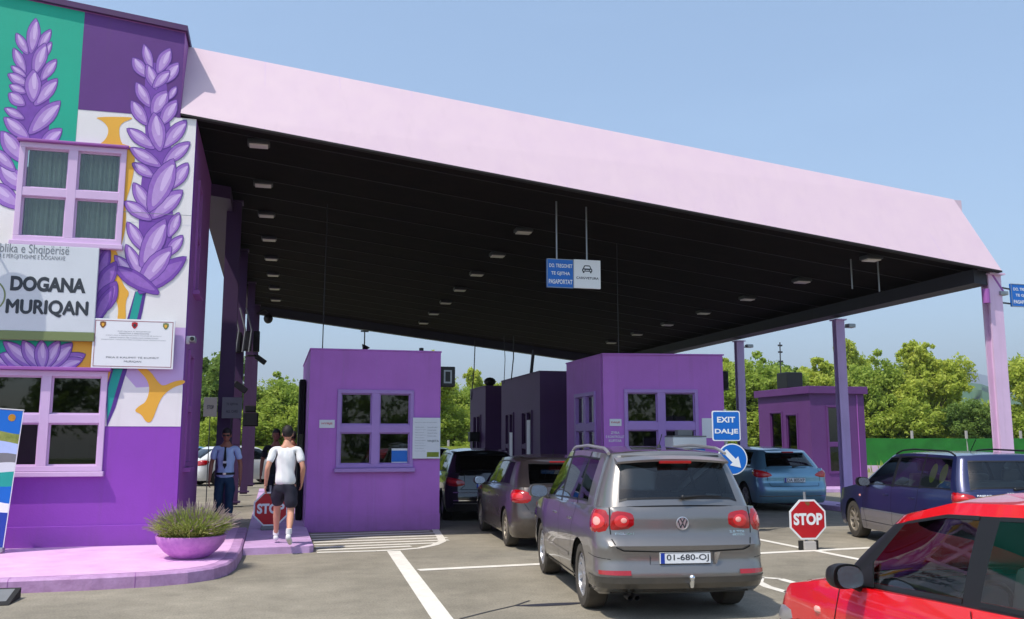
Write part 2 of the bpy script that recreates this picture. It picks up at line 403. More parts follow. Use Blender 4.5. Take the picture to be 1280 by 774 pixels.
def text_in(mb, txt, fn, x0, x1, z0, z1, bold=0.0):
    """letters scaled to fill a rectangle; fn(u, v) -> 3D point"""
    many = bold >= .015 and 'M' in txt          # heavy strokes from slightly shifted copies
    vs, fs = text_mesh(txt, 0 if many else bold)
    ax = min(v.x for v in vs); bx = max(v.x for v in vs); ay = min(v.y for v in vs); by = max(v.y for v in vs)
    out = [fn(x0 + (v.x - ax) / (bx - ax) * (x1 - x0), z0 + (v.y - ay) / (by - ay) * (z1 - z0)) for v in vs]
    mb.add(out, fs)
    if many:
        a_, b_, c_ = Vector(fn(x0, z0)), Vector(fn(x1, z0)), Vector(fn(x0, z1)); n = (b_ - a_).cross(c_ - a_).normalized(); n = -n if n.y > 0 else n
        ex = (b_ - a_).normalized(); ez = (c_ - a_).normalized(); e = (c_ - a_).length * bold * .9
        for i, (p, q) in enumerate(((e, 0), (-e, 0), (0, e), (0, -e))): mb.add([Vector(v) + ex * p + ez * q + n * .0003 * (i + 1) for v in out], fs)
def wall_y(mb, x0, x1, z0, z1, y, th, holes, flip=1, M=None):
    """wall slab in the XZ plane with window openings; th goes to +Y"""
    xs = sorted({x0, x1} | {v for h in holes for v in h[:2]}); zs = sorted({z0, z1} | {v for h in holes for v in h[2:]})
    T = (lambda p: M @ Vector(p)) if M is not None else (lambda p: p)
    def inh(a, b): return any(h[0] < a < h[1] and h[2] < b < h[3] for h in holes)
    for i in range(len(xs) - 1):
        for j in range(len(zs) - 1):
            if inh((xs[i] + xs[i + 1]) / 2, (zs[j] + zs[j + 1]) / 2): continue
            for yy in (y, y + th):
                mb.quad(*[T(p) for p in ((xs[i], yy, zs[j]), (xs[i + 1], yy, zs[j]), (xs[i + 1], yy, zs[j + 1]), (xs[i], yy, zs[j + 1]))])
    for (a, b, c, d) in list(holes) + [(x0, x1, z0, z1)]:
        for p, q in (((a, c), (b, c)), ((b, c), (b, d)), ((b, d), (a, d)), ((a, d), (a, c))):
            mb.quad(*[T(r) for r in ((p[0], y, p[1]), (q[0], y, q[1]), (q[0], y + th, q[1]), (p[0], y + th, p[1]))])
I4 = Matrix.Identity(4)
def window22(parent, x0, x1, z0, z1, y, fm, gm='glass_booth', M=I4, mull=.13, fr=.08, sill=True, out=.035, cols=2, rows=2, zmid=None):
    """lilac frame with a thick cross and four panes; M maps the XZ wall frame"""
    f = MB(); o = -out
    f.bbox(x0, x1, o, .10, z1 - fr, z1, .008, M @ Matrix.Translation((0, y, 0)))
    f.bbox(x0, x1, o, .10, z0, z0 + fr, .008, M @ Matrix.Translation((0, y, 0)))
    T = M @ Matrix.Translation((0, y, 0))
    f.bbox(x0, x0 + fr, o + .001, .099, z0 + fr - .002, z1 - fr + .002, .008, T); f.bbox(x1 - fr, x1, o + .001, .099, z0 + fr - .002, z1 - fr + .002, .008, T)
    zm = zmid if zmid else (z0 + z1) / 2
    xb = [x0 + fr]
    for c in range(1, cols):
        xc = x0 + (x1 - x0) * c / cols; xb += [xc - mull / 2, xc + mull / 2]
        f.bbox(xc - mull / 2, xc + mull / 2, o + .004, .095, z0 + fr - .002, z1 - fr + .002, .008, T)
    xb.append(x1 - fr); zb = [z0 + fr]
    if rows == 2:
        zb += [zm - mull / 2, zm + mull / 2]
        f.bbox(x0 + fr - .002, x1 - fr + .002, o + .007, .092, zm - mull / 2, zm + mull / 2, .008, T)
    zb.append(z1 - fr)
    fo = f.build('window', fm, parent)
    for i in range(0, len(xb), 2):
        for j in range(0, len(zb), 2):
            g = MB(); g.box(xb[i] + .02, xb[i + 1] - .02, .045, .05, zb[j] + .02, zb[j + 1] - .02, T); g.build('pane', gm, fo)
            s2 = MB(); d = .022                           # thin sash round every pane
            for (a, b, c, e) in ((xb[i], xb[i + 1], zb[j], zb[j] + d), (xb[i], xb[i + 1], zb[j + 1] - d, zb[j + 1]), (xb[i], xb[i] + d, zb[j] + d, zb[j + 1] - d), (xb[i + 1] - d, xb[i + 1], zb[j] + d, zb[j + 1] - d)):
                s2.box(a, b, .028, .062, c, e, T)
            s2.build('sash', fm, fo)
    if sill:
        s = MB(); s.bbox(x0 - .03, x1 + .03, -.11, .02, z0 - .075, z0 - .004, .01, T); s.build('sill', fm, fo)
    return fo
def copy_tree(o, parent=None):
    c = o.copy(); COL.objects.link(c); c.parent = parent
    for ch in list(o.children): copy_tree(ch, c)
    return c
# ================================================================== THE SETTING
Y0 = 14.7                                   # plane of the painted facade
g = MB(); g.quad((-2400, -70, -.02), (4400, -70, -.02), (4400, 6000, -.02), (-2400, 6000, -.02))
tag(g.build('ground', 'grass'), kind='structure')
g = MB(); NX, NY = 30, 30
g.quad((-40, -30, 0), (45, -30, 0), (45, 52, 0), (-40, 52, 0))
ROAD = tag(g.build('road', 'asphalt'), kind='structure')

# painted pavement island in front of the left building
kp = [(-12, 11.3), (-3.2, 11.38), (-1.9, 11.42), (-1.3, 11.5), (-.9, 11.66), (-.62, 11.92), (-.48, 12.25), (-.40, 12.8), (-.36, 14.0), (-.36, 17.2), (-1.34, 17.2), (-1.34, 14.7), (-12, 14.7)]
def inset(poly, d):
    out = []
    n = len(poly)
    for i in range(n):
        p0, p1, p2 = Vector(poly[i - 1]), Vector(poly[i]), Vector(poly[(i + 1) % n])
        a = (p1 - p0).normalized(); b = (p2 - p1).normalized(); na = Vector((-a.y, a.x)); nb = Vector((-b.y, b.x))
        m = (na + nb).normalized(); out.append(tuple(p1 + m * d / max(.4, m.dot(na))))
    return out
k = MB()
ring = [(0, -.001), (.006, .125), (.03, .148), (.16, .152)]
loops = [[(*p, h) for p in inset(kp, d)] for d, h in ring]
n = len(kp)
for a in range(len(loops) - 1):
    for i in range(n): k.quad(loops[a][i], loops[a][(i + 1) % n], loops[a + 1][(i + 1) % n], loops[a + 1][i])
tag(k.build('kerb', 'kerb_pink'), kind='structure')
KERB = bpy.data.objects['kerb']; k = MB(); run = 0
for i in range(0, 9):                        # joints between the kerb stones
    a, b = Vector(kp[i]), Vector(kp[i + 1]); ln = (b - a).length; d = (b - a) / ln; q = .45
    while q < ln:
        p_ = a + d * q; n_ = Vector((d.y, -d.x))
        if p_.x > -4.5:
            k.add([(*(p_ + n_ * .002 - d * .004), .0), (*(p_ + n_ * .002 + d * .004), .0), (*(p_ - n_ * .004 + d * .004), .127), (*(p_ - n_ * .004 - d * .004), .127), (*(p_ - n_ * .03 + d * .004), .1505), (*(p_ - n_ * .03 - d * .004), .1505), (*(p_ - n_ * .155 + d * .004), .1545), (*(p_ - n_ * .155 - d * .004), .1545)], [(0, 1, 2, 3), (3, 2, 4, 5), (5, 4, 6, 7)]); k.sep()
        q += .9
k.build('joint', 'side_purple', KERB, fix=False)
k = MB(); k.add([(*p, .154) for p in inset(kp, .155)], [tuple(range(n))]); tag(k.build('pavement', 'pink_paving'), kind='structure')
# lower painted walkway between the building and the first booth
wp = [(-.355, 14.30), (.60, 14.38), (.66, 14.45), (.66, 32), (-.355, 32)]
k = MB(); k.prism(wp, 'z', -.001, .10); tag(k.build('pavement', 'path_purple'), kind='structure')
# islands under booths
for nm, (a, b, c, d) in {'pavement': (6.3, 9.3, 17.3, 31)}.items():
    k = MB(); k.bbox(a, b, c, d, -.01, .12, .02); tag(k.build(nm, 'path_purple'), kind='structure')
k = MB(); k.bbox(13.2, 22, 26.8, 33, -.01, .12, .02); k.sep(); k.bbox(13.16, 14.1, 14.4, 26.7, -.01, .12, .02)
k.build('pavement', 'path_purple')
for o in bpy.data.objects:
    if o.name.startswith('pavement'): tag(o, kind='structure')

# painted lines and hatching
L = MB()
def stripe(a, b, wd, z=.004):
    a, b = Vector(a), Vector(b); d = (b - a).normalized(); p = Vector((-d.y, d.x)) * wd / 2
    L.quad((*(a - p), z), (*(b - p), z), (*(b + p), z), (*(a + p), z))
A = ground(492, 689); B = ground(553, 774); d = (Vector(B) - Vector(A)).normalized()
stripe(A, tuple(Vector(B) + d * 6), .20)
stripe(ground(523, 713), ground(1100, 684.5), .17, .005)
stripe(ground(930, 671), ground(1110, 707), .13, .006)
hatch = [ground(*p) for p in ((396, 691), (430, 690), (470, 689), (500, 687.5), (524, 685.5), (543, 681.5), (553, 677), (550, 671), (544, 662))]
for a, b in zip(hatch[:-1], hatch[1:]): stripe(a, b, .13, .005)
for yy, xe in ((14.75, 2.2), (15.12, 2.75), (15.5, 2.95), (15.9, 3.0), (16.3, 2.98), (16.75, 2.95), (17.15, 2.9)):
    stripe((.72, yy - .08), (xe, yy + .1), .15, .004)
# curved arrow/leaf shaped marking right of the grey car
pts = [ground(*p) for p in ((950, 722), (975, 724), (1000, 731), (985, 741), (960, 734), (948, 728))]
for a, b in zip(pts, pts[1:] + pts[:1]): stripe(a, b, .11, .004)
stripe(ground(1215, 650), ground(1330, 640), .14)
tag(L.build('road_markings', 'road_paint', fix=False), kind='structure')
# thin dark lines laid on the road
L = MB()
for path in ([(575, 774), (610, 765), (645, 757), (662, 751)], [(930, 660), (960, 662), (985, 659)]):
    q = [ground(*p) for p in path]
    for a, b in zip(q[:-1], q[1:]): stripe(a, b, .03, .003)
L.build('dark_line', 'dark_grey', ROAD, fix=False)
L = MB()
cx, cy = ground(690, 756); L.add([(cx + .36 * math.cos(a) * (1 + .15 * math.sin(3 * a)), cy + .075 * math.sin(a), .0035) for a in [i * PI / 12 for i in range(24)]], [tuple(range(24))])
L.build('dark_patch', 'beam_dark', ROAD, fix=False)  # dark oval patch lying flat on the road

# ================================================================== LEFT BUILDING
bt = thing('customs_building', 'two storey customs building with lavender flower mural and violet base, left of the canopy', 'building', (-1.34, Y0, 0))
bt.location = (0, 0, 0)
XW = -9.0
def roofz(x): return 6.77 + 1.36 - .115 * (x + 1.59)
wu = (-3.83, -2.33, 4.60, 6.12); wl = (-4.05, -2.40, 1.22, 2.68)
m = MB()
wall_y(m, XW, -1.34, 0, 6.70, Y0, .25, [wu, wl])
m.box(XW, XW + .25, Y0 + .252, 18.4, 0, 6.7); m.box(XW + .252, -1.6, 18.15, 18.4, 0, 6.7)
m.box(XW + .3, -1.7, Y0 + .3, 18.1, 3.4, 3.6)
m.build('wall', 'violet_wall', bt)
m = MB()
SM = Matrix(((0, -1, 0, -1.34), (1, 0, 0, 0), (0, 0, 1, 0), (0, 0, 0, 1)))   # local x -> world y, local y -> -world x
wall_y(m, Y0 + .252, 18.4, 0, 6.70, 0, .25, [(15.55, 16.25, 4.1, 5.95), (15.35, 16.15, 1.25, 3.1)], M=SM)
m.build('side_wall', 'side_purple', bt)
m = MB()                                      # upper band under the sloping roof edge
m.prism([(XW, 6.702), (-1.585, 6.702), (-1.575, roofz(-1.58)), (XW, roofz(XW))], 'y', Y0 - .004, Y0 + .8)
m.build('upper_wall', 'side_purple', bt)
m = MB()
def capz(x): return roofz(x)
m.add([(XW, Y0 - .07, capz(XW)), (-1.54, Y0 - .07, capz(-1.54)), (-1.54, 18.5, capz(-1.54)), (XW, 18.5, capz(XW)), (XW, Y0 - .07, capz(XW) + .09), (-1.54, Y0 - .07, capz(-1.54) + .09), (-1.54, 18.5, capz(-1.54) + .09), (XW, 18.5, capz(XW) + .09)],
      [(0, 1, 2, 3), (4, 5, 6, 7), (0, 1, 5, 4), (1, 2, 6, 5), (2, 3, 7, 6), (3, 0, 4, 7)])
m.build('roof_edge', 'dark_violet', bt)
m = MB(); m.bbox(XW, -1.32, Y0 - .025, Y0 + .02, .1, .44, .006); m.build('plinth', 'violet_wall', bt)
wu_o = window22(bt, *wu[:2], *wu[2:], Y0, 'lilac_frame', 'glass_room', zmid=5.36)
wl_o = window22(bt, *wl[:2], *wl[2:], Y0, 'lilac_frame', zmid=1.98)
for (a, b, c, d) in ((15.55, 16.25, 4.1, 5.95), (15.35, 16.15, 1.25, 3.1)):
    window22(bt, a, b, c, d, 0, 'side_purple', M=SM, cols=1, mull=.1)
# curtains behind the upper panes, dark room behind the lower ones
m = MB()
for x0, x1 in ((wu[0] + .05, -3.1), (-3.05, wu[1] - .05)):
    pts = [(x0 + (x1 - x0) * i / 40, Y0 + .32 + .03 * math.sin(i * 1.3) + .02 * math.sin(i * 2.9)) for i in range(41)]
    for p, q in zip(pts[:-1], pts[1:]): m.quad((*p, 4.5), (*q, 4.5), (*q, 6.2), (*p, 6.2))
m.build('curtain', 'curtain', bt, smooth=True)
m = MB()
m.box(-5, -2.0, Y0 + 1.6, Y0 + 1.65, .3, 3.3); m.build('inner_wall', 'room_dark', bt)
n1 = MB(); p0 = onY(83, 545, Y0 + .12); p1 = onY(110, 580, Y0 + .12); n1.box(p0[0], p1[0], Y0 + .07, Y0 + .08, p1[1], p0[1])
tag(n1.build('paper_notice', 'paper'), 'small printed paper notice taped inside the lower left window of the customs building', 'notice')
n2 = MB(); fn = lambda u, v: (u, Y0 + .068, v)
for i in range(7): text_in(n2, 'lllllllllllll'[:9 + i % 4], fn, p0[0] + .05, p1[0] - .06 - .03 * (i % 3), p0[1] - .07 - i * .05, p0[1] - .055 - i * .05)
n2.build('print', 'ink_soft', bpy.data.objects['paper_notice'])

# ---------------------------------------------------------------- mural, painted in thin layers
mm = MB(); MM = ['mint', 'mural_violet', 'mural_white', 'mural_orange', 'mural_lilac', 'petal_line', 'petal_mid', 'petal_light', 'petal_deep', 'stem_teal', 'petal_pale']
lay = [Y0 - .0045]
def W(px, py): return onY(px, py, Y0)
def flat(poly, mi, step=.00004):
    lay[0] -= step; mm.mi(mi)
    mm.add([(p[0], lay[0], p[1]) for p in poly], [tuple(range(len(poly)))])
X1 = -1.342
zt1 = W(150, 533)[1]
flat([(XW, zt1), (X1, zt1), (X1, 6.70), (XW, 6.70)], 2)                                    # white field
flat([(-2.53, W(0, 403)[1]), (X1, W(0, 403)[1]), (X1, W(0, 478)[1]), (-2.0, 2.45), (-2.4, 2.9)], 4)   # lilac block by the plaque
xg = W(97, 145)[0]
lay[0] = Y0 - .008
flat([(XW, 6.70), (xg, 6.70), (xg, roofz(xg) - .02), (XW, roofz(XW) - .02)], 0)            # green, upper
flat([(xg, 6.70), (-1.59, 6.70), (-1.585, roofz(-1.585) - .02), (xg, roofz(xg) - .02)], 1)   # deep violet
flat([(XW, 5.6), (W(94, 182)[0], 5.6), (xg, 6.702), (XW, 6.702)], 0)
flat([(XW, W(0, 463)[1]), (-2.9, W(0, 463)[1]), (-2.9, W(0, 425)[1]), (XW, W(0, 425)[1])], 0)
def zp(z, lst):                             # zoomed measurements -> wall metres
    s, ox, oy = z; return [W(ox + x / s, oy + y / s) for x, y in lst]
Z1 = (3.225, 0, 0); Z2 = (3.225, 0, 160); Z3 = (3.225, 0, 380)
def smooth(poly, it=2):
    for _ in range(it):
        out = []
        for i in range(len(poly)):
            a, b = poly[i], poly[(i + 1) % len(poly)]
            out += [(a[0] * .75 + b[0] * .25, a[1] * .75 + b[1] * .25), (a[0] * .25 + b[0] * .75, a[1] * .25 + b[1] * .75)]
        poly = out
    return poly
# orange shapes
flat(smooth(zp(Z1, [(375, 472), (520, 472), (540, 478), (480, 500), (482, 560), (500, 590), (430, 590), (395, 588), (430, 560), (440, 520), (415, 488)])), 3)
flat(smooth(zp(Z2, [(430, 60), (540, 70), (545, 140), (530, 230), (505, 300), (510, 370), (500, 440), (480, 500), (430, 500), (430, 400), (450, 200)])), 3)
flat(smooth(zp(Z2, [(430, 480), (480, 500), (470, 560), (500, 640), (525, 665), (505, 700), (510, 790), (470, 790), (480, 720), (450, 660), (410, 640), (390, 560)])), 3)
flat(zp(Z3, [(290, 145), (375, 145), (372, 262), (440, 262), (470, 262), (440, 330), (400, 330), (290, 290)]), 3)
flat(smooth(zp(Z3, [(530, 235), (600, 262), (640, 320), (660, 332), (700, 312), (745, 305), (745, 322), (700, 335), (660, 365), (640, 400), (615, 470), (600, 480), (585, 472), (570, 445), (540, 432), (560, 412), (590, 395), (605, 340), (590, 300), (560, 270)])), 3)
# teal stem with violet edge
flat(zp(Z2, [(545, 660), (590, 660), (575, 740), (545, 870), (505, 1000), (465, 1130), (430, 1210), (428, 1050), (470, 900), (510, 780)]), 5)
flat(zp(Z2, [(548, 660), (577, 660), (560, 740), (528, 870), (486, 1000), (448, 1130), (432, 1180), (436, 1050), (478, 900), (520, 780)]), 9)
def petal(zz, tx, ty, bx, by, hw, deep=False):
    s = zz[0]
    t = Vector((tx, ty)); b = Vector((bx, by)); ax = b - t; Ln = ax.length; u = ax / Ln; p = Vector((-u.y, u.x)); hw = min(hw * .62, Ln * .34)
    prof = [(0, 0), (.05, .22), (.15, .55), (.28, .85), (.42, 1.0), (.6, .95), (.78, .7), (.92, .4), (1, .12)]
    def leaf(gr, sh, k=1.0):
        L_ = [(t + u * (Ln * a * k - gr * .8 * (1 - a) + gr * .6 * a) + p * (hw * h * k + (gr if 0 < a else 0)) + p * sh) for a, h in prof]
        R_ = [(t + u * (Ln * a * k - gr * .8 * (1 - a) + gr * .6 * a) - p * (hw * h * k + (gr if 0 < a else 0)) + p * sh) for a, h in prof][::-1]
        return zp(zz, L_[0:1] + L_[1:] + R_[:-1])
    flat(leaf(2.8, 0), 5); flat(leaf(0, 0), 8 if deep else 6)
    t2 = t + u * Ln * .10; L0 = Ln
    li = [(t2 + u * (Ln * .80 * a) + p * (hw * h * .68 - hw * .12)) for a, h in prof] + [(t2 + u * (Ln * .80 * a) - p * (hw * h * .55 + hw * .12)) for a, h in prof][::-1]
    flat(zp(zz, li), 6 if deep else 7)
    li = [(t2 + u * (Ln * .5 * a) - p * (hw * .12) + p * hw * h * .26) for a, h in prof] + [(t2 + u * (Ln * .5 * a) - p * (hw * .30) - p * hw * h * .12) for a, h in prof][::-1]
    if not deep: flat(zp(zz, li), 10)
# left flower, back to front
flat(smooth(zp(Z1, [(120, 120), (175, 130), (190, 300), (205, 450), (190, 600), (100, 650), (60, 560), (70, 420), (80, 250)])), 8)
for a in [(145, 75, 125, 215, 42), (205, 120, 155, 200, 30), (66, 135, 112, 220, 30), (208, 170, 165, 245, 24), (55, 195, 102, 295, 32), (183, 175, 138, 300, 44), (45, 268, 105, 310, 22), (228, 240, 165, 325, 34), (32, 300, 112, 345, 34), (38, 345, 105, 375, 28), (232, 318, 140, 425, 44), (135, 282, 132, 412, 52), (35, 378, 100, 425, 40), (18, 438, 98, 480, 28), (244, 408, 118, 540, 54), (16, 475, 118, 562, 44), (250, 520, 160, 595, 44), (4, 530, 95, 655, 56), (-10, 670, 110, 770, 60), (-40, 740, 80, 840, 60), (-30, 600, 60, 690, 40)]:
    petal(Z1, *a)
# right flower
flat(smooth(zp(Z1, [(590, 250), (660, 260), (680, 400), (690, 600), (700, 800), (690, 1050), (560, 1060), (560, 800), (590, 600), (580, 420)])), 8)
for a in [(580, 180, 612, 285, 30), (686, 196, 635, 295, 42), (535, 235, 592, 312, 38), (719, 254, 662, 335, 40), (592, 262, 632, 362, 36), (684, 286, 618, 355, 34), (549, 334, 604, 432, 38), (711, 350, 680, 402, 22), (672, 366, 614, 462, 50), (529, 408, 592, 505, 40), (712, 404, 648, 505, 44), (752, 486, 655, 598, 46), (512, 520, 622, 600, 40), (620, 455, 645, 610, 56), (766, 574, 660, 660, 42), (524, 598, 648, 672, 40), (758, 658, 690, 760, 44), (534, 660, 620, 715, 34)]:
    petal(Z1, *a)
for a in [(538, 222, 608, 340, 44), (737, 252, 605, 365, 56), (700, 125, 602, 335, 74), (500, 298, 610, 372, 42), (722, 342, 680, 440, 36), (513, 380, 585, 500, 40), (737, 434, 668, 520, 36), (752, 520, 560, 665, 60), (462, 515, 575, 640, 44), (508, 470, 575, 610, 40), (667, 368, 568, 560, 66), (692, 480, 555, 640, 62)]:
    petal(Z2, *a, deep=(a[0] == 752))
petal(Z2, 458, 560, 640, 668, 50, True)
# flower behind the boards and the one below them
for a in [(405, 478, 380, 620, 50), (440, 478, 385, 650, 40), (470, 540, 385, 680, 50), (470, 620, 385, 760, 60), (455, 640, 372, 800, 40)]:
    petal(Z2, *a, deep=True)
for a in [(-60, 215, 170, 300, 40), (0, 203, 170, 300, 60), (14, 152, 160, 300, 50), (345, 204, 190, 290, 50), (335, 222, 200, 300, 40), (92, 148, 165, 295, 50), (292, 158, 185, 295, 50), (240, 146, 175, 300, 44), (168, 146, 170, 300, 46)]:
    petal(Z3, a[0], a[1], a[2], 268, a[4])
# cut the low flower off at the window head
mo = mm.build('mural', MM, bt, fix=False)
bm = bmesh.new(); bm.from_mesh(mo.data)        # leave the window openings unpainted
rects = [(wu[0] + .01, wu[1] - .01, wu[2], wu[3] - .01), (wl[0] + .01, wl[1] - .01, wl[2], wl[3] - .01)]
for rc in rects:
    for co, no in (((rc[0], 0, 0), (1, 0, 0)), ((rc[1], 0, 0), (1, 0, 0)), ((0, 0, rc[2]), (0, 0, 1)), ((0, 0, rc[3]), (0, 0, 1))):
        bmesh.ops.bisect_plane(bm, geom=bm.verts[:] + bm.edges[:] + bm.faces[:], plane_co=co, plane_no=no)
kill = []
for f in bm.faces:
    c_ = f.calc_center_median()
    if any(rc[0] < c_.x < rc[1] and rc[2] < c_.z < rc[3] for rc in rects): kill.append(f)
bmesh.ops.delete(bm, geom=kill, context='FACES'); bm.to_mesh(mo.data); bm.free()
# drip mould over windows
m = MB(); m.bbox(wl[0] - .05, wl[1] + .05, Y0 - .12, Y0 + .02, wl[3] + .002, wl[3] + .05, .01); m.sep(); m.bbox(wu[0] - .03, wu[1] + .03, Y0 - .1, Y0 + .02, wu[3] + .002, wu[3] + .04, .01)
m.build('window_hood', 'side_purple', bt)
m = MB(); m.box(wu[1] + .01, X1, Y0 - .047, Y0 - .046, W(230, 270)[1] - .004, W(230, 270)[1] + .004); m.build('panel_joint', 'ink_soft', bt)

# customs sign
zA, zB = W(0, 306)[1], W(0, 425)[1]; xr = W(120, 400)[0]
t = thing('customs_sign', 'large pale board reading DOGANA MURIQAN with a green foot, on the mural wall', 'sign', (xr, Y0, zB))
t.location = (0, 0, 0)
m = MB(); m.bbox(-5.4, xr, Y0 - .115, Y0 - .055, zB + .13, zA, .006); m.build('board', 'sign_board', t)
m = MB(); m.bbox(-5.4, xr + .01, Y0 - .125, Y0 - .057, zB, zB + .128, .006); m.build('foot_strip', 'sign_green', t)
fn = lambda u, v: (u, Y0 - .118, v)
m = MB()
a, b = W(15, 365), W(110, 350); text_in(m, 'DOGANA', fn, a[0], b[0], a[1], b[1], .05); m.sep()
a, b = W(10, 395.5), W(112, 379); text_in(m, 'MURIQAN', fn, a[0], b[0], a[1], b[1], .05)
m.build('lettering', 'ink', t, fix=False)
m = MB(); a, b = W(-24, 319), W(89, 310); text_in(m, 'Republika e Shqipërisë', fn, a[0], b[0], a[1], b[1], .0); m.sep()
m.build('small_lettering', 'ink_soft', t, fix=False); m = MB(); a, b = W(-24, 324.5), W(84, 321.5); text_in(m, 'DREJTORIA E PËRGJITHSHME E DOGANAVE', fn, a[0], b[0], a[1], b[1], .0)
m.build('small_lettering', 'ink_soft', t, fix=False)
c = W(-14, 371); rr = W(10, 371)[0] - c[0]
m = MB()
for i in range(40):
    a0, a1 = 2 * PI * i / 40, 2 * PI * (i + 1) / 40
    m.quad(*[(c[0] + q * math.cos(a_), Y0 - .118, c[1] + q * math.sin(a_)) for q, a_ in ((rr, a0), (rr, a1), (rr - .022, a1), (rr - .022, a0))])
m.build('round_emblem', 'sign_green', t, fix=False)

# plaque
a, b = W(115, 460.5), W(220, 402)
t = thing('border_plaque', 'white border crossing plaque with three small crests and a dark red line', 'plaque'); 
m = MB(); m.bbox(a[0], b[0], Y0 - .105, Y0 - .062, a[1], b[1], .004); m.build('panel', 'sign_white', t)
m = MB(); e = .025
for (p, q, r_, s_) in ((a[0] + e, b[0] - e, a[1] + e, a[1] + e + .008), (a[0] + e, b[0] - e, b[1] - e - .008, b[1] - e), (a[0] + e, a[0] + e + .008, a[1] + e, b[1] - e), (b[0] - e - .008, b[0] - e, a[1] + e, b[1] - e)):
    m.quad((p, Y0 - .107, r_), (q, Y0 - .107, r_), (q, Y0 - .107, s_), (p, Y0 - .107, s_))
m.build('border_line', 'maroon', t, fix=False)
fn = lambda u, v: (u, Y0 - .107, v)
m = MB(); xc = (a[0] + b[0]) / 2
for i, (s_, w_) in enumerate((('REPUBLIKA E SHQIPËRISË', .46), ('MINISTRIA E BRENDSHME', .42), ('DREJTORIA E PËRGJITHSHME E POLICISË SË SHTETIT', .78), ('DEPARTAMENTI PËR KUFIRIN DHE MIGRACIONIN', .68), ('DREJTORIA VENDORE PËR KUFIRIN DHE MIGRACIONIN', .9))):
    zz = b[1] - .175 - i * .032; text_in(m, s_, fn, xc - w_ / 2, xc + w_ / 2, zz - .018, zz)
m.build('small_print', 'ink_soft', t, fix=False)
m = MB(); text_in(m, 'PIKA E KALIMIT TË KUFIRIT', fn, xc - .37, xc + .37, a[1] + .15, a[1] + .18, .0); m.sep(); text_in(m, 'MURIQAN', fn, xc - .12, xc + .12, a[1] + .085, a[1] + .118, .0)
m.build('lettering', 'ink', t, fix=False)
for (dx, mt) in ((-.44, 'rust'), (0, 'sign_red'), (.44, 'sign_green')):
    m = MB(); q = [(-.04, .045), (0, .055), (.04, .045), (.042, 0), (.02, -.035), (0, -.05), (-.02, -.035), (-.042, 0)]
    m.prism([(xc + dx + u, b[1] - .095 + v) for u, v in q], 'y', Y0 - .108, Y0 - .104)
    o = m.build('crest', mt, t)
    m = MB(); m.prism([(xc + dx + u * .45, b[1] - .095 + v * .5) for u, v in q], 'y', Y0 - .1105, Y0 - .107); m.build('crest_centre', 'ink' if dx == 0 else 'mural_orange', o)

# satellite dish hung on the wall at the picture's left edge
t = thing('satellite_dish', 'white wall mounted satellite dish beside the upper left window', 'satellite dish')
cx, cz = W(-26, 280)
dm = Matrix.Translation((cx, Y0 - .62, cz)) @ Matrix.Rotation(R(20), 4, 'Z') @ Matrix.Rotation(R(-62), 4, 'X')
m = MB(); m.lathe([(0, 0), (.12, .012), (.25, .05), (.34, .10), (.40, .14), (.405, .15), (.33, .11), (.2, .045), (.1, .02), (0, .012)][:6] , 32, M=dm); m.build('dish', 'white_paint', t, smooth=True)
m = MB(); m.tube([(cx, Y0 - .1, cz - .1), (cx, Y0 - .4, cz - .1), (cx, Y0 - .58, cz)], .025); m.bbox(cx - .08, cx + .08, Y0 - .1, Y0 - .05, cz - .25, cz + .05, .01); m.build('bracket', 'galvanised', t)
m = MB(); m.tube([dm @ Vector((0, -.38, .14)), dm @ Vector((0, -.2, .45))], .014); m.bbox(-.04, .04, -.24, -.16, .42, .52, .01, dm); m.build('receiver_arm', 'galvanised', t)

# round-the-corner security camera
t = thing('security_camera', 'white security camera on the corner of the customs building under the mural', 'camera')
px, pz = -1.34, 3.17
m = MB(); m.bbox(px, px + .05, 14.78, 14.90, pz - .03, pz + .09, .01); m.tube([(px + .04, 14.84, pz + .04), (px + .12, 14.80, pz + .04)], .015); m.build('bracket', 'white_paint', t)
m = MB(); m.bbox(px + .06, px + .15, 14.62, 14.9, pz - .015, pz + .075, .02); m.build('housing', 'galvanised', t, smooth=True)
m = MB(); m.lathe([(0, 0), (.032, 0), (.032, .02)], 16, (px + .105, 14.60, pz + .03), 'y'); m.build('lens', 'black_plastic', t)

# ================================================================== CANOPY
ca = thing('canopy', 'huge sloping border canopy with pale pink front, dark underside and purple columns', 'canopy')
def cz_(x): return 6.77 - .117 * (x + 1.59)
XL, XR, YB = -1.58, 13.76, 36.0
m = MB(); th = 1.30; rec = .55
bl = Vector((XL, Y0 - .03, cz_(XL))); br = Vector((XR, Y0 - .03, cz_(XR))); tl = Vector((XL, Y0 + rec, 8.13)); tr = Vector((13.26, Y0 + rec, 6.53))
m.quad(bl, br, tr, tl)
u = Vector((0, .06, -.0)); m.quad(bl + u, br + u, tr + u, tl + u); m.quad(bl, br, br + u, bl + u); m.quad(tl, tr, tr + u, tl + u); m.quad(br, tr, tr + u, br + u); m.quad(bl, tl, tl + u, bl + u)
m.build('front_fascia', 'pink_fascia', ca)
m = MB()
for i in range(1, 12):
    f = i / 12; a = bl.lerp(br, f); b = tl.lerp(tr, f); nrm = Vector((0, -.0015, .0005)); m.quad(a + nrm, a + nrm + Vector((.004, 0, 0)), b + nrm + Vector((.004, 0, 0)), b + nrm); m.sep()
m.build('sheet_joint', 'mural_lilac', ca, fix=False)
m = MB()                                       # thin drip edge under the fascia and sheet joints
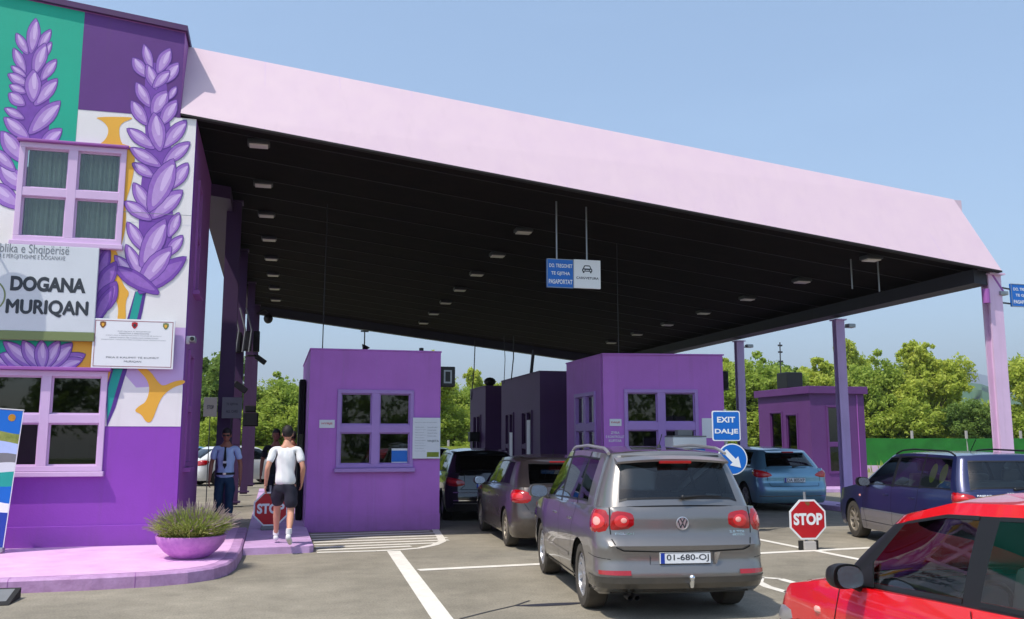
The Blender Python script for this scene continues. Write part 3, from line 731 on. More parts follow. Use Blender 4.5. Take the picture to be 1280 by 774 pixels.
m.add([bl + Vector((0, -.012, -.035)), br + Vector((0, -.012, -.035)), br + Vector((0, .10, -.035)), bl + Vector((0, .10, -.035)), bl + Vector((0, -.012, -.002)), br + Vector((0, -.012, -.002)), br + Vector((0, .10, -.002)), bl + Vector((0, .10, -.002))],
      [(0, 1, 2, 3), (4, 5, 6, 7), (0, 1, 5, 4), (1, 2, 6, 5), (2, 3, 7, 6), (3, 0, 4, 7)])
m.build('drip_edge', 'truss_dark', ca)
m = MB()                                       # right side fascia, seen on edge
a0 = br; b0 = tr; a1 = Vector((XR, YB, cz_(XR))); b1 = Vector((13.26, YB, 6.53))
m.quad(a0 + Vector((0, .005, 0)), a1, b1 + Vector((.25, 0, 0)), b0 + Vector((0, .3, 0)))
m.quad(a0 + Vector((-.06, .005, 0)), a1 + Vector((-.06, 0, 0)), b1 + Vector((.19, 0, 0)), b0 + Vector((-.06, .3, 0)))
m.build('side_fascia', 'pink_fascia', ca)
m = MB(); q0 = tr + Vector((.12, .5, -.35)); m.box(q0.x, q0.x + .5, q0.y, q0.y + .1, q0.z, q0.z + .5); m.build('corner_upstand', 'pink_fascia', ca)
m = MB()
def slab(mb, xa, xb, ya, yb, d0, d1):
    vs = [(x, y, cz_(x) + d) for x in (xa, xb) for y in (ya, yb) for d in (d0, d1)]
    mb.add(vs, [(0, 1, 3, 2), (4, 6, 7, 5), (0, 4, 5, 1), (2, 3, 7, 6), (0, 2, 6, 4), (1, 5, 7, 3)])
slab(m, XL, XR - .1, Y0 + .10, YB, .10, .18)
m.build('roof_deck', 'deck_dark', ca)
ty = Y0 + .75
while ty < YB - .3:
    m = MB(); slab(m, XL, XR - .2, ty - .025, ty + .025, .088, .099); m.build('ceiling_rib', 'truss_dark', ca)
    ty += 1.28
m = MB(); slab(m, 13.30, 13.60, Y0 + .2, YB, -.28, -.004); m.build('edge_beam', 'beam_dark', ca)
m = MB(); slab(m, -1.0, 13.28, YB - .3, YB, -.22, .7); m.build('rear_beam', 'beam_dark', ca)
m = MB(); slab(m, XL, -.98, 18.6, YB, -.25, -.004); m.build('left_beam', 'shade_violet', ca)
def column(x, y, wdt, z, mt, trim=None):
    m = MB(); h = wdt / 2
    d = h * .7; m.box(x - h, x + h, y - d, y - d * .7, .05, z); m.box(x - h, x + h, y + d * .7, y + d, .05, z); m.box(x - h * .3, x + h * .3, y - d * .7, y + d * .7, .05, z)
    m.box(x - h * 1.5, x + h * 1.5, y - h * 1.6, y + h * 1.6, .10, .14); m.box(x - h * 1.2, x + h * 1.2, y - h * 1.3, y + h * 1.3, z - .03, z)
    return m.build('column', mt, ca)
column(13.765, 14.98, .30, 4.95, 'col_pink'); column(13.54, 19.8, .24, 4.66, 'col_purple'); column(13.54, 24.85, .24, 4.66, 'col_purple'); column(13.54, 29.9, .24, 4.66, 'col_purple')
m = MB(); m.tube([(13.48, 14.82, 4.62), (13.48, 14.82, 4.34)], .07, 12); m.build('downpipe', 'side_purple', ca)
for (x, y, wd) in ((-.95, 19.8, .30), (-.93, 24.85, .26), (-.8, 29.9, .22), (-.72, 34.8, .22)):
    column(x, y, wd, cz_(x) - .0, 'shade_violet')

def ceiling_light(i, x, y, lab):
    t = thing('ceiling_light', lab, 'ceiling light', (x, y, cz_(x)), 0, 'ceiling lights under the canopy')
    m = MB(); m.bbox(-.185, .185, -.14, .14, .02, .10, .02); m.build('housing', 'dark_grey', t)
    m = MB(); m.bbox(-.155, .155, -.105, .105, -.006, .021, .012); m.build('diffuser', 'lamp_glass', t)
ordn = ['first', 'second', 'third', 'fourth', 'fifth', 'sixth', 'seventh', 'eighth']
for i in range(8): ceiling_light(i, -.40 + .05 * i, 15.63 + 2.5 * i, 'grey ceiling light, %s from the front in the row nearest the mural building' % ordn[i])
for i in range(7): ceiling_light(i, 4.98 + .05 * i, 18.2 + 2.52 * i, 'grey ceiling light, %s from the front in the middle row behind the hanging sign' % ordn[i])
for i in range(7): ceiling_light(i, 11.5 + .06 * i, 15.6 + 2.6 * i, 'grey ceiling light, %s from the front in the row nearest the right columns' % ordn[i])

# loose hanger rods where a sign used to be
for x, y, lb in ((11.36, 16.07, 'left'), (11.87, 15.9, 'right')):
    m = MB(); m.tube([(x, y, cz_(x) + .5), (x, y, cz_(x) - .52)], .016, 8)
    tag(m.build('hanger_rod', 'galvanised'), 'bare grey hanger rod under the right end of the canopy, the %s one of two' % lb, 'rod', 'bare hanger rods')
# hanging lane sign
def passport_board(t, x0, x1, z0, z1, y, lw=.012):
    m = MB(); m.bbox(x0, x1, y - .025, y + .025, z0, z1, .006); m.build('blue_panel', 'sign_blue', t)
    m = MB(); fn = lambda u, v: (u, y - .028, v); W_ = x1 - x0; H_ = z1 - z0
    for s_, a, b, c, d in (('DO. TREGOHET', .09, .95, .70, .83), ('TE GJITHA', .16, .86, .41, .56), ('PASAPORTAT', .07, .95, .13, .29)):
        text_in(m, s_, fn, x0 + W_ * a, x0 + W_ * b, z0 + H_ * c, z0 + H_ * d, .02); m.sep()
    m.build('lettering', 'sign_white', t, fix=False)
    m = MB(); e = .012
    for q in ((x0, x1, z0, z0 + e), (x0, x1, z1 - e, z1), (x0, x0 + e, z0, z1), (x1 - e, x1, z0, z1)): m.box(q[0], q[1], y - .03, y - .0255, q[2], q[3])
    m.build('rim', 'galvanised', t)
t = thing('hanging_lane_sign', 'blue and white lane sign with a car symbol hanging on two rods under the canopy', 'sign')
passport_board(t, 4.79, 5.31, 4.46, 5.0, 15.9)
m = MB(); m.bbox(5.315, 5.84, 15.875, 15.925, 4.47, 5.01, .006); m.build('white_panel', 'sign_white', t)
m = MB(); fn = lambda u, v: (u, 15.873, v); text_in(m, 'CARS/VETURA', fn, 5.36, 5.80, 4.64, 4.685, .02)
cxx, czz = 5.575, 4.83
body = [(-.10, -.045), (-.10, 0), (-.085, .012), (-.06, .065), (-.045, .075), (.045, .075), (.06, .065), (.085, .012), (.10, 0), (.10, -.045), (.085, -.045), (.085, -.072), (.055, -.072), (.055, -.045), (-.055, -.045), (-.055, -.072), (-.085, -.072), (-.085, -.045)]
m.add([(cxx + a, 15.873, czz + b) for a, b in body], [tuple(range(len(body)))])
m.mi(1); m.add([(cxx + a, 15.871, czz + b) for a, b in ((-.06, .015), (.06, .015), (.045, .055), (-.045, .055))], [(0, 1, 2, 3)])
for sx in (-1, 1): m.add([(cxx + sx * .065 + .016 * math.cos(k * PI / 5), 15.871, czz - .02 + .013 * math.sin(k * PI / 5)) for k in range(10)], [tuple(range(10))])
m.add([(cxx + a, 15.871, czz + b) for a, b in ((-.035, -.028), (.035, -.028), (.035, -.014), (-.035, -.014))], [(0, 1, 2, 3)])
m.build('symbol', ['ink', 'sign_white'], t, fix=False)
for x in (4.99, 5.58):
    m = MB(); m.tube([(x, 15.9, 4.98), (x, 15.9, cz_(x) + .4)], .016, 8); m.build('rod', 'galvanised', t)
# second sign at the far right edge
t = thing('lane_sign_board', 'blue three line lane sign on short arms beyond the right front column', 'sign')
passport_board(t, 14.42, 15.05, 4.36, 4.83, 15.2)
m = MB(); m.tube([(13.6, 15.0, 4.75), (14.45, 15.22, 4.72)], .018, 6); m.sep(); m.tube([(13.6, 15.0, 4.42), (14.45, 15.22, 4.42)], .018, 6); m.build('arm', 'dark_grey', t)

# small floodlights on the columns
for (y, lb) in ((19.8, 'middle right'), (24.85, 'rear right')):
    t = thing('floodlight', 'small grey floodlight on the outside of the %s canopy column' % lb, 'floodlight')
    m = MB(); m.tube([(13.6, y, 4.45), (13.85, y, 4.5)], .02, 6); m.build('arm', 'mid_grey', t)
    m = MB(); m.bbox(13.78, 13.98, y - .09, y + .09, 4.46, 4.56, .02, Matrix.Identity(4)); m.build('head', 'galvanised', t)
t = thing('floodlight', 'small purple floodlight on an arm beside the pink right front column', 'floodlight')
m = MB(); m.tube([(13.7, 14.9, 4.95), (13.95, 14.9, 4.6)], .035, 8); m.build('arm', 'side_purple', t)
m = MB(); m.bbox(13.84, 14.02, 14.82, 14.98, 4.52, 4.60, .015); m.build('head', 'galvanised', t)
t = thing('floodlight', 'black round lamp hanging on the rear left canopy column', 'floodlight')
m = MB(); m.tube([(-.72, 34.7, 6.3), (-.45, 34.7, 6.5), (-.3, 34.7, 6.4)], .03, 6); m.build('arm', 'black_plastic', t)
m = MB(); m.ball((-.3, 34.7, 6.15), .17, 12, (1, 1, 1.1)); m.build('head', 'black_plastic', t, smooth=True)

# ================================================================== BOOTHS
def notice(name, label, x0, x1, z0, z1, y, M=I4, lines=8, cat='notice'):
    m = MB(); m.box(x0, x1, y - .012, y - .002, z0, z1, M); o = m.build(name, 'paper'); tag(o, label, cat)
    return o
b1 = thing('passport_booth', 'purple inspection booth with a lilac four pane window, left of the queueing cars', 'booth', (0, 0, 0))
BX0, BX1, BY0, BY1, BZ = .64, 3.12, 17.5, 21.6, 3.36
m = MB(); wall_y(m, BX0, BX1, 0, BZ, BY0, .12, [(1.16, 2.60, 1.16, 2.62)])
m.box(BX0, BX0 + .12, BY0 + .12, BY1, 0, BZ); m.box(BX1 - .12, BX1, BY0 + .12, BY1, 0, BZ); m.box(BX0 + .12, BX1 - .12, BY1 - .12, BY1, 0, BZ); m.box(BX0 + .12, BX1 - .12, BY0 + .12, BY1 - .12, BZ - .3, BZ - .2)
m.build('wall', 'purple_wall', b1)
m = MB()
for x in (BX0 + .62, BX0 + 1.24, BX0 + 1.86): m.box(x, x + .003, BY0 - .0012, BY0 - .0002, 2.72, BZ); m.sep(); m.box(x, x + .003, BY0 - .0012, BY0 - .0002, .31, 1.06); m.sep()
m.build('panel_joint', 'mauve_frame', b1)
m = MB(); m.bbox(BX0 - .012, BX1 + .012, BY0 - .014, BY0 + .05, 0.0, .30, .006); m.build('plinth', 'purple_wall', b1)
m = MB(); m.bbox(BX0 - .015, BX1 + .015, BY0 - .015, BY1, BZ + .001, BZ + .03, .006); m.build('roof_cap', 'purple_wall', b1)
window22(b1, 1.16, 2.60, 1.16, 2.62, BY0, 'mauve_frame', mull=.15, fr=.07)
m = MB(); m.box(1.3, 2.4, BY0 + .5, BY0 + .9, .7, 1.05); m.sep(); m.box(.9, 1.1, BY0 + 1.2, BY0 + 3, .5, 2.4); m.build('desk', 'dark_grey', b1)
t = thing('paper_notice', 'large white information sheet beside the window of the first booth', 'notice')
m = MB(); m.box(2.585, 3.115, BY0 - .052, BY0 - .040, 1.33, 2.1); m.build('sheet', 'paper', t)
m = MB(); fn = lambda u, v: (u, BY0 - .054, v)
text_in(m, 'NJOFTIM PËR UDHËTARËT', fn, 2.62, 3.05, 2.0, 2.02)
for i in range(10):
    text_in(m, ['Dokumentet e udhetimit', 'Pasaporta ose karta', 'Mjetet e transportit', 'Tarifa doganore', 'Orari i punes'][i % 5], fn, 2.63, 2.80 + .03 * (i % 2), 1.93 - .05 * i - .018, 1.93 - .05 * i)
for i in range(4): text_in(m, 'Kontrolli kufitar', fn, 2.87, 3.06 - .02 * (i % 2), 1.93 - .055 * i - .02, 1.93 - .055 * i)
text_in(m, 'VINJETA', fn, 2.86, 3.09, 1.63, 1.68, .03)
m.build('print', 'ink_soft', t, fix=False)
m = MB(); m.box(2.86, 3.09, BY0 - .056, BY0 - .053, 1.36, 1.45); m.build('picture', 'leaf_shrub', t)
t = thing('paper_notice', 'narrow white name plate left of the window on the first booth', 'notice')
m = MB(); m.box(.84, 1.12, BY0 - .016, BY0 - .002, 1.90, 2.05); m.build('sheet', 'paper', t)
m = MB(); fn = lambda u, v: (u, BY0 - .018, v); text_in(m, 'HYRJE', fn, .88, 1.08, 1.955, 2.0, .02); m.build('print', 'sign_red', t, fix=False)
t = thing('paper_notice', 'blue and white sheet inside the lower right pane of the first booth', 'notice')
m = MB(); m.box(2.2, 2.5, BY0 + .035, BY0 + .04, 1.22, 1.52); m.build('sheet', 'paper', t)
m = MB(); m.box(2.2, 2.5, BY0 + .028, BY0 + .034, 1.27, 1.48); m.build('blue_field', 'sign_blue', t)

b2 = thing('passport_booth', 'purple booth with windows on two sides behind the grey SUV, nearest right booth', 'booth')
P0, P1, P2, P3 = Vector((6.46, 17.5)), Vector((8.92, 17.08)), Vector((8.92, 19.9)), Vector((6.46, 19.9))
ang = math.atan2(P1.y - P0.y, P1.x - P0.x); FM = Matrix.Translation((P0.x, P0.y, 0)) @ Matrix.Rotation(ang, 4, 'Z'); FWd = (P1 - P0).length
SM2 = Matrix(((0, 1, 0, 6.46), (-1, 0, 0, 19.9), (0, 0, 1, 0), (0, 0, 0, 1)))     # left side: local x runs from back to front, local y into the booth
m = MB(); wall_y(m, 0, FWd, 0, 3.40, 0, .12, [(.42, 1.95, 1.22, 2.70)], M=FM); wall_y(m, 0, 2.27, 0, 3.40, 0, .12, [(.62, 1.95, 1.22, 2.68)], M=SM2)
m.box(8.80, 8.92, 17.2, 19.9, 0, 3.40); m.box(6.58, 8.8, 19.78, 19.9, 0, 3.40); m.box(6.6, 8.8, 17.65, 19.75, 3.1, 3.2)
m.build('wall', 'purple_wall', b2)
window22(b2, .42, 1.95, 1.22, 2.70, 0, 'mauve_frame', M=FM, mull=.16, fr=.07); window22(b2, .62, 1.95, 1.22, 2.68, 0, 'mauve_frame', M=SM2, mull=.16, fr=.08)
m = MB(); m.prism([(6.44, 17.47), (8.94, 17.05), (8.94, 19.9), (6.44, 19.9)], 'z', 3.401, 3.43); m.build('roof_cap', 'purple_wall', b2)
t = thing('paper_notice', 'white notice sheet right of the window on the booth behind the grey SUV', 'notice')
m = MB(); m.box(2.02, 2.38, -.014, -.002, 1.72, 2.12, FM); m.build('sheet', 'paper', t)
t = thing('paper_notice', 'small white door plate near the corner of the booth behind the grey SUV', 'notice')
m = MB(); m.box(.12, .36, -.014, -.002, 1.96, 2.10, FM); m.build('sheet', 'paper', t)
m = MB(); text_in(m, 'DALJE', lambda u, v: tuple(FM @ Vector((u, -.017, v))), .15, .33, 2.01, 2.05, .02); m.build('print', 'sign_red', t, fix=False)
t = thing('wall_lettering', 'three short lines of white lettering painted on the booth behind the grey SUV', 'lettering')
m = MB()
for s_, a, b, c in (('ZYRA', .14, .32, 1.80), ('E KONTROLLIT', .04, .42, 1.72), ('KUFITAR', .10, .36, 1.64)): text_in(m, s_, lambda u, v: tuple(FM @ Vector((u, -.004, v))), a, b, c, c + .05, .02)
m.build('letters', 'paper', t, fix=False)
def tandem(label, x0, x1, y0, y1, z, wins):
    t = thing('passport_booth', label, 'booth')
    MX = Matrix(((0, 1, 0, x0), (-1, 0, 0, y1), (0, 0, 1, 0), (0, 0, 0, 1)))
    m = MB(); wall_y(m, 0, y1 - y0, 0, z, 0, .12, wins, M=MX)
    m.box(x0 + .12, x1, y0, y0 + .12, 0, z); m.box(x0 + .12, x1, y1 - .12, y1, 0, z); m.box(x1 - .12, x1, y0 + .12, y1 - .12, 0, z); m.box(x0 + .12, x1 - .12, y0 + .12, y1 - .12, z - .3, z - .2)
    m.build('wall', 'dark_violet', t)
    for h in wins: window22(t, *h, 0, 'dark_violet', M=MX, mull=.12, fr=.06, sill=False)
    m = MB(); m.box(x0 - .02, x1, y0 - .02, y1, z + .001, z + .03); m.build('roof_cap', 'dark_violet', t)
    return t
tandem('long dark violet booth with two glazed doors, second of the right row', 6.44, 8.9, 22.0, 26.0, 3.38, [(.55, 1.45, .6, 2.45), (2.3, 3.3, .6, 2.45)])
tandem('dark violet booth at the far end of the right row', 6.42, 8.9, 28.0, 30.3, 3.36, [(.6, 1.7, 1.1, 2.5)])
# papers inside the second booth's doors
for (y, z0, z1, lb) in ((24.75, 1.0, 1.9, 'grey sheet between the glazed doors of the long dark booth'), (22.95, 1.2, 2.2, 'pale sheet in the nearer glazed door of the long dark booth')):
    m = MB(); m.box(6.40, 6.415, y - .15, y + .15, z0, z1); tag(m.build('paper_notice', 'paper'), lb, 'notice')

# kiosk behind the right columns
kx0, kx1, ky0, ky1 = 18.0, 20.15, 28.2, 31.7
t = thing('kiosk', 'small flat roofed purple kiosk with a glazed door behind the right canopy columns', 'kiosk')
KS = Matrix(((0, 1, 0, kx0), (-1, 0, 0, ky1), (0, 0, 1, 0), (0, 0, 0, 1)))
m = MB(); wall_y(m, kx0, kx1, 0, 3.30, ky0, .12, [(18.62, 19.5, .55, 2.9)])
wall_y(m, 0, ky1 - ky0 - .122, 0, 3.30, 0, .12, [(1.9, 2.7, .9, 2.65), (.8, 1.7, 1.1, 2.75)], M=KS)
m.box(kx1 - .12, kx1, ky0 + .12, ky1, 0, 3.3); m.box(kx0 + .12, kx1 - .12, ky1 - .12, ky1, 0, 3.3)
m.build('wall', 'kiosk_shade_violet', t)
m = MB(); m.bbox(kx0 - .12, kx1 + .1, ky0 - .12, ky1 + .1, 3.301, 3.56, .015); m.build('roof', 'kiosk_shade_violet', t)
window22(t, 18.62, 19.5, .55, 2.9, ky0, 'kiosk_shade_violet', cols=1, mull=.14, fr=.07, sill=False, zmid=1.55)
window22(t, 1.9, 2.7, .9, 2.65, 0, 'kiosk_shade_violet', M=KS, cols=1, rows=1, fr=.06, sill=False); window22(t, .8, 1.7, 1.1, 2.75, 0, 'kiosk_shade_violet', M=KS, cols=1, rows=1, fr=.06, sill=False)
for s_ in (0, 1):
    m = MB(); m.box(kx1 - .3 - .35 * s_, kx1 - .27 - .35 * s_, ky0 - .02, ky0, .1, 3.28); m.build('panel_joint', 'side_purple', t)
m = MB(); m.bbox(18.0, 18.65, 29.6, 30.3, 3.57, 4.15, .03); m.build('x', 'black_plastic').name = 'air_conditioner'
o = bpy.data.objects['air_conditioner']; tag(o, 'black air conditioning box on the roof of the purple kiosk', 'air conditioner')
t = thing('radio_antenna', 'thin metal radio mast with small side pieces above the purple kiosk', 'antenna')
m = MB(); m.tube([(18.35, 30.6, 3.57), (18.38, 30.6, 5.35)], .022, 6); m.build('mast', 'dark_grey', t)
m = MB()
for z in (4.6, 4.95, 5.2): m.box(18.30, 18.46, 30.57, 30.63, z, z + .06)
m.build('bracket', 'dark_grey', t)
# wires and rods above the booths
def wire(pts, lab, r=.012, name='cable', cat='cable', mt='dark_grey'):
    m = MB(); m.tube(pts, r, 6); tag(m.build(name, mt), lab, cat)
wire([(.93, 19, 3.37), (.935, 19, 4.6), (.95, 19, cz_(.95) + .3)], 'thin dark cable rising from the left end of the first booth roof')
def rod(px, py0, py1, Y, lean, lab, r=.013):
    a = onY(px, py0, Y); b = onY(px + lean, py1, Y); wire([(a[0], Y, a[1]), ((a[0] + b[0]) / 2 + .03, Y, (a[1] + b[1]) / 2), (b[0], Y, b[1])], lab, r)
rod(589, 500, 425, 30, 5, 'dark cable hanging from the canopy left of the far dark booth', .018)
rod(630, 480, 420, 24, 0, 'faint thin cable rising from the long dark booth, the left of two', .010)
rod(639, 475, 420, 24, 3, 'thin dark cable rising from the long dark booth, the right of two', .016)
wire([(6.55, 23.2, 3.4), (6.62, 23.2, 4.05)], 'short thick dark pipe leaning on the long dark booth roof', .045, 'vent_pipe', 'pipe', 'beam_dark')
rod(384, 520, 445, 26, 2, 'pale thin pole standing behind the first booth', .02)
wire([(7.0, 18, 3.43), (7.0, 18, cz_(7.0) + .2)], 'thin cable dropping from the canopy onto the booth behind the grey SUV', .008)
t = thing('loudspeaker', 'small black horn loudspeaker on a rod over the roof of the first booth', 'loudspeaker')
m = MB(); m.tube([(1.78, 19, 3.37), (1.78, 19, 3.92)], .014, 6); m.box(1.70, 1.86, 18.98, 19.02, 3.9, 3.93); m.build('rod', 'dark_grey', t)
m = MB(); m.lathe([(.02, 0), (.04, .04), (.09, .12)], 14, (0, 0, 0), 'z', Matrix.Translation((1.76, 19, 3.50)) @ Matrix.Rotation(R(25), 4, 'Y')); m.build('horn', 'black_plastic', t, smooth=True)
t = thing('security_camera', 'tiny black camera stub on the right end of the first booth roof', 'camera')
m = MB(); m.bbox(2.78, 2.86, 18, 18.1, 3.40, 3.5, .01); m.build('housing', 'black_plastic', t); m = MB(); m.tube([(2.82, 18.05, 3.38), (2.82, 18.05, 3.42)], .02); m.build('bracket', 'black_plastic', t)
t = thing('security_camera', 'black dome camera on the roof of the far dark booth', 'camera')
m = MB(); m.ball((6.7, 28.6, 3.55), .2, 12, (1, 1, .7)); m.build('housing', 'black_plastic', t); m = MB(); m.tube([(6.7, 28.6, 3.36), (6.7, 28.6, 3.5)], .06); m.build('bracket', 'black_plastic', t)
def lane_signal(x, y, lab, digit):
    t = thing('lane_signal', lab, 'traffic signal')
    m = MB(); m.bbox(x, x + .30, y - .08, y + .08, 2.72, 3.12, .02); m.build('housing', 'black_plastic', t)
    m = MB(); m.tube([(x, y + .02, 2.95), (x - .12, y + .05, 2.95)], .02); m.build('arm', 'black_plastic', t)
    m = MB()
    if digit:
        for s_ in ((.07, .23, .30, .33), (.07, .23, .07, .10), (.07, .10, .10, .30), (.20, .23, .10, .30)): m.box(x + s_[0], x + s_[1], y - .085, y - .0805, 2.72 + s_[2], 2.72 + s_[3])
        m.build('digit', 'galvanised', t)
    else:
        m.lathe([(.075, 0), (.09, -.09)], 16, (x + .15, y - .08, 3.01), 'y'); m.lathe([(.075, 0), (.09, -.09)], 16, (x + .15, y - .08, 2.83), 'y'); m.build('lamp_hood', 'black_matte', t)
lane_signal(3.17, 17.9, 'black lane number box on the right corner of the first booth', True)
lane_signal(8.98, 17.6, 'black two lamp signal on the right corner of the booth behind the grey SUV', False)
t = thing('side_equipment', 'black intercom box on the left side of the far dark booth', 'intercom')
m = MB(); m.bbox(6.05, 6.38, 28.6, 28.9, 1.65, 1.95, .03); m.build('housing', 'black_plastic', t)
m = MB(); m.tube([(6.2, 28.75, 1.7), (6.2, 28.75, .12)], .03); m.build('post', 'black_plastic', t)
t = thing('side_equipment', 'tall black reader cabinet against the left side of the first booth', 'cabinet')
m = MB(); m.bbox(.50, .625, 19.0, 19.6, .1, 2.9, .03); m.build('cabinet_body', 'black_matte', t)
m = MB(); m.box(.52, .60, 18.995, 18.999, 1.5, 1.8); m.build('screen', 'window_black', t)

# kit on the left colonnade
def board(lab, x0, x1, z0, z1, y, mt='sign_board', txt=None):
    t = thing('notice_board', lab, 'notice board'); m = MB(); m.bbox(x0, x1, y - .03, y, z0, z1, .006); m.build('panel', mt, t)
    m = MB(); fn = lambda u, v: (u, y - .033, v)
    if txt:
        for i, s_ in enumerate(txt): hh = (z1 - z0) / (len(txt) + 1); text_in(m, s_, fn, x0 + .08, x1 - .08, z1 - hh * (i + 1) - hh * .2, z1 - hh * (i + 1) + hh * .2, .02)
        m.build('lettering', 'ink', t, fix=False)
    m = MB(); m.tube([((x0 + x1) / 2, y + .02, 0.1), ((x0 + x1) / 2, y + .02, z1)], .012); m.build('post', 'dark_grey', t)
q0 = onY(277, 523, 19.4); q1 = onY(303, 497, 19.4); board('grey blue board reading ALL CARS behind the officer', q0[0], q1[0], q0[1], q1[1], 19.4, 'mid_grey', ['TE GJITHA', 'ALL CARS'])
q0 = onY(254, 521, 24); q1 = onY(272, 497, 24); board('dim grey board half hidden beside the customs building side wall', q0[0], q1[0], q0[1], q1[1], 24, 'mid_grey', ['STOP'])
def cab(lab, px0, px1, py0, py1, Y, dep=.3, mt='black_matte'):
    a = onY(px0, py1, Y); b = onY(px1, py0, Y)
    t = thing('equipment_box', lab, 'equipment box'); m = MB(); m.bbox(a[0], b[0], Y, Y + dep, a[1], b[1], .02); m.build('housing', mt, t)
    m = MB(); m.box(a[0] + .03, b[0] - .03, Y - .012, Y - .001, a[1] + .03, b[1] - .03); m.build('front_cover', 'black_plastic', t)
cab('black cabinet high on the left colonnade, left one of the pair', 286, 302, 415, 440, 24.5)
cab('black cabinet high on the left colonnade, right one of the pair', 316, 325, 414, 439, 29.6)
cab('dark box between the columns at the height of the cabinets', 303, 315, 414, 438, 29.2)
cab('black barrier machine head beside the rear left column', 303, 323, 516, 533, 24.2)
cab('small black box on top of the barrier machine head', 306, 320, 507, 515, 24.2)
for (px, py, Y, lb) in ((296, 481, 24.5, 'black'), (322, 447, 29.6, 'dark little')):
    x, z = onY(px, py, Y); t = thing('security_camera', lb + ' camera on a side arm of the left colonnade', 'camera')
    m = MB(); m.tube([(x - .35, Y, z + .05), (x + .05, Y, z + .05)], .03, 6); m.build('arm', 'black_plastic', t)
    m = MB(); m.bbox(-.07, .30, -.08, .08, -.08, .08, .02, Matrix.Translation((x, Y, z)) @ Matrix.Rotation(R(35), 4, 'Y')); m.build('housing', 'black_plastic', t)
for px, lb in ((296, 'left'), (304, 'middle'), (312, 'right')):
    a = onY(px - 1, 440, 24.3); b = onY(px - 4, 385, 24.3)
    wire([(a[0], 24.3, a[1]), (a[0] + .05, 24.3, (a[1] + b[1]) / 2), (b[0], 24.3, b[1])], 'pale cable sagging down the left colonnade, the %s of three' % lb, .025, mt='mid_grey')
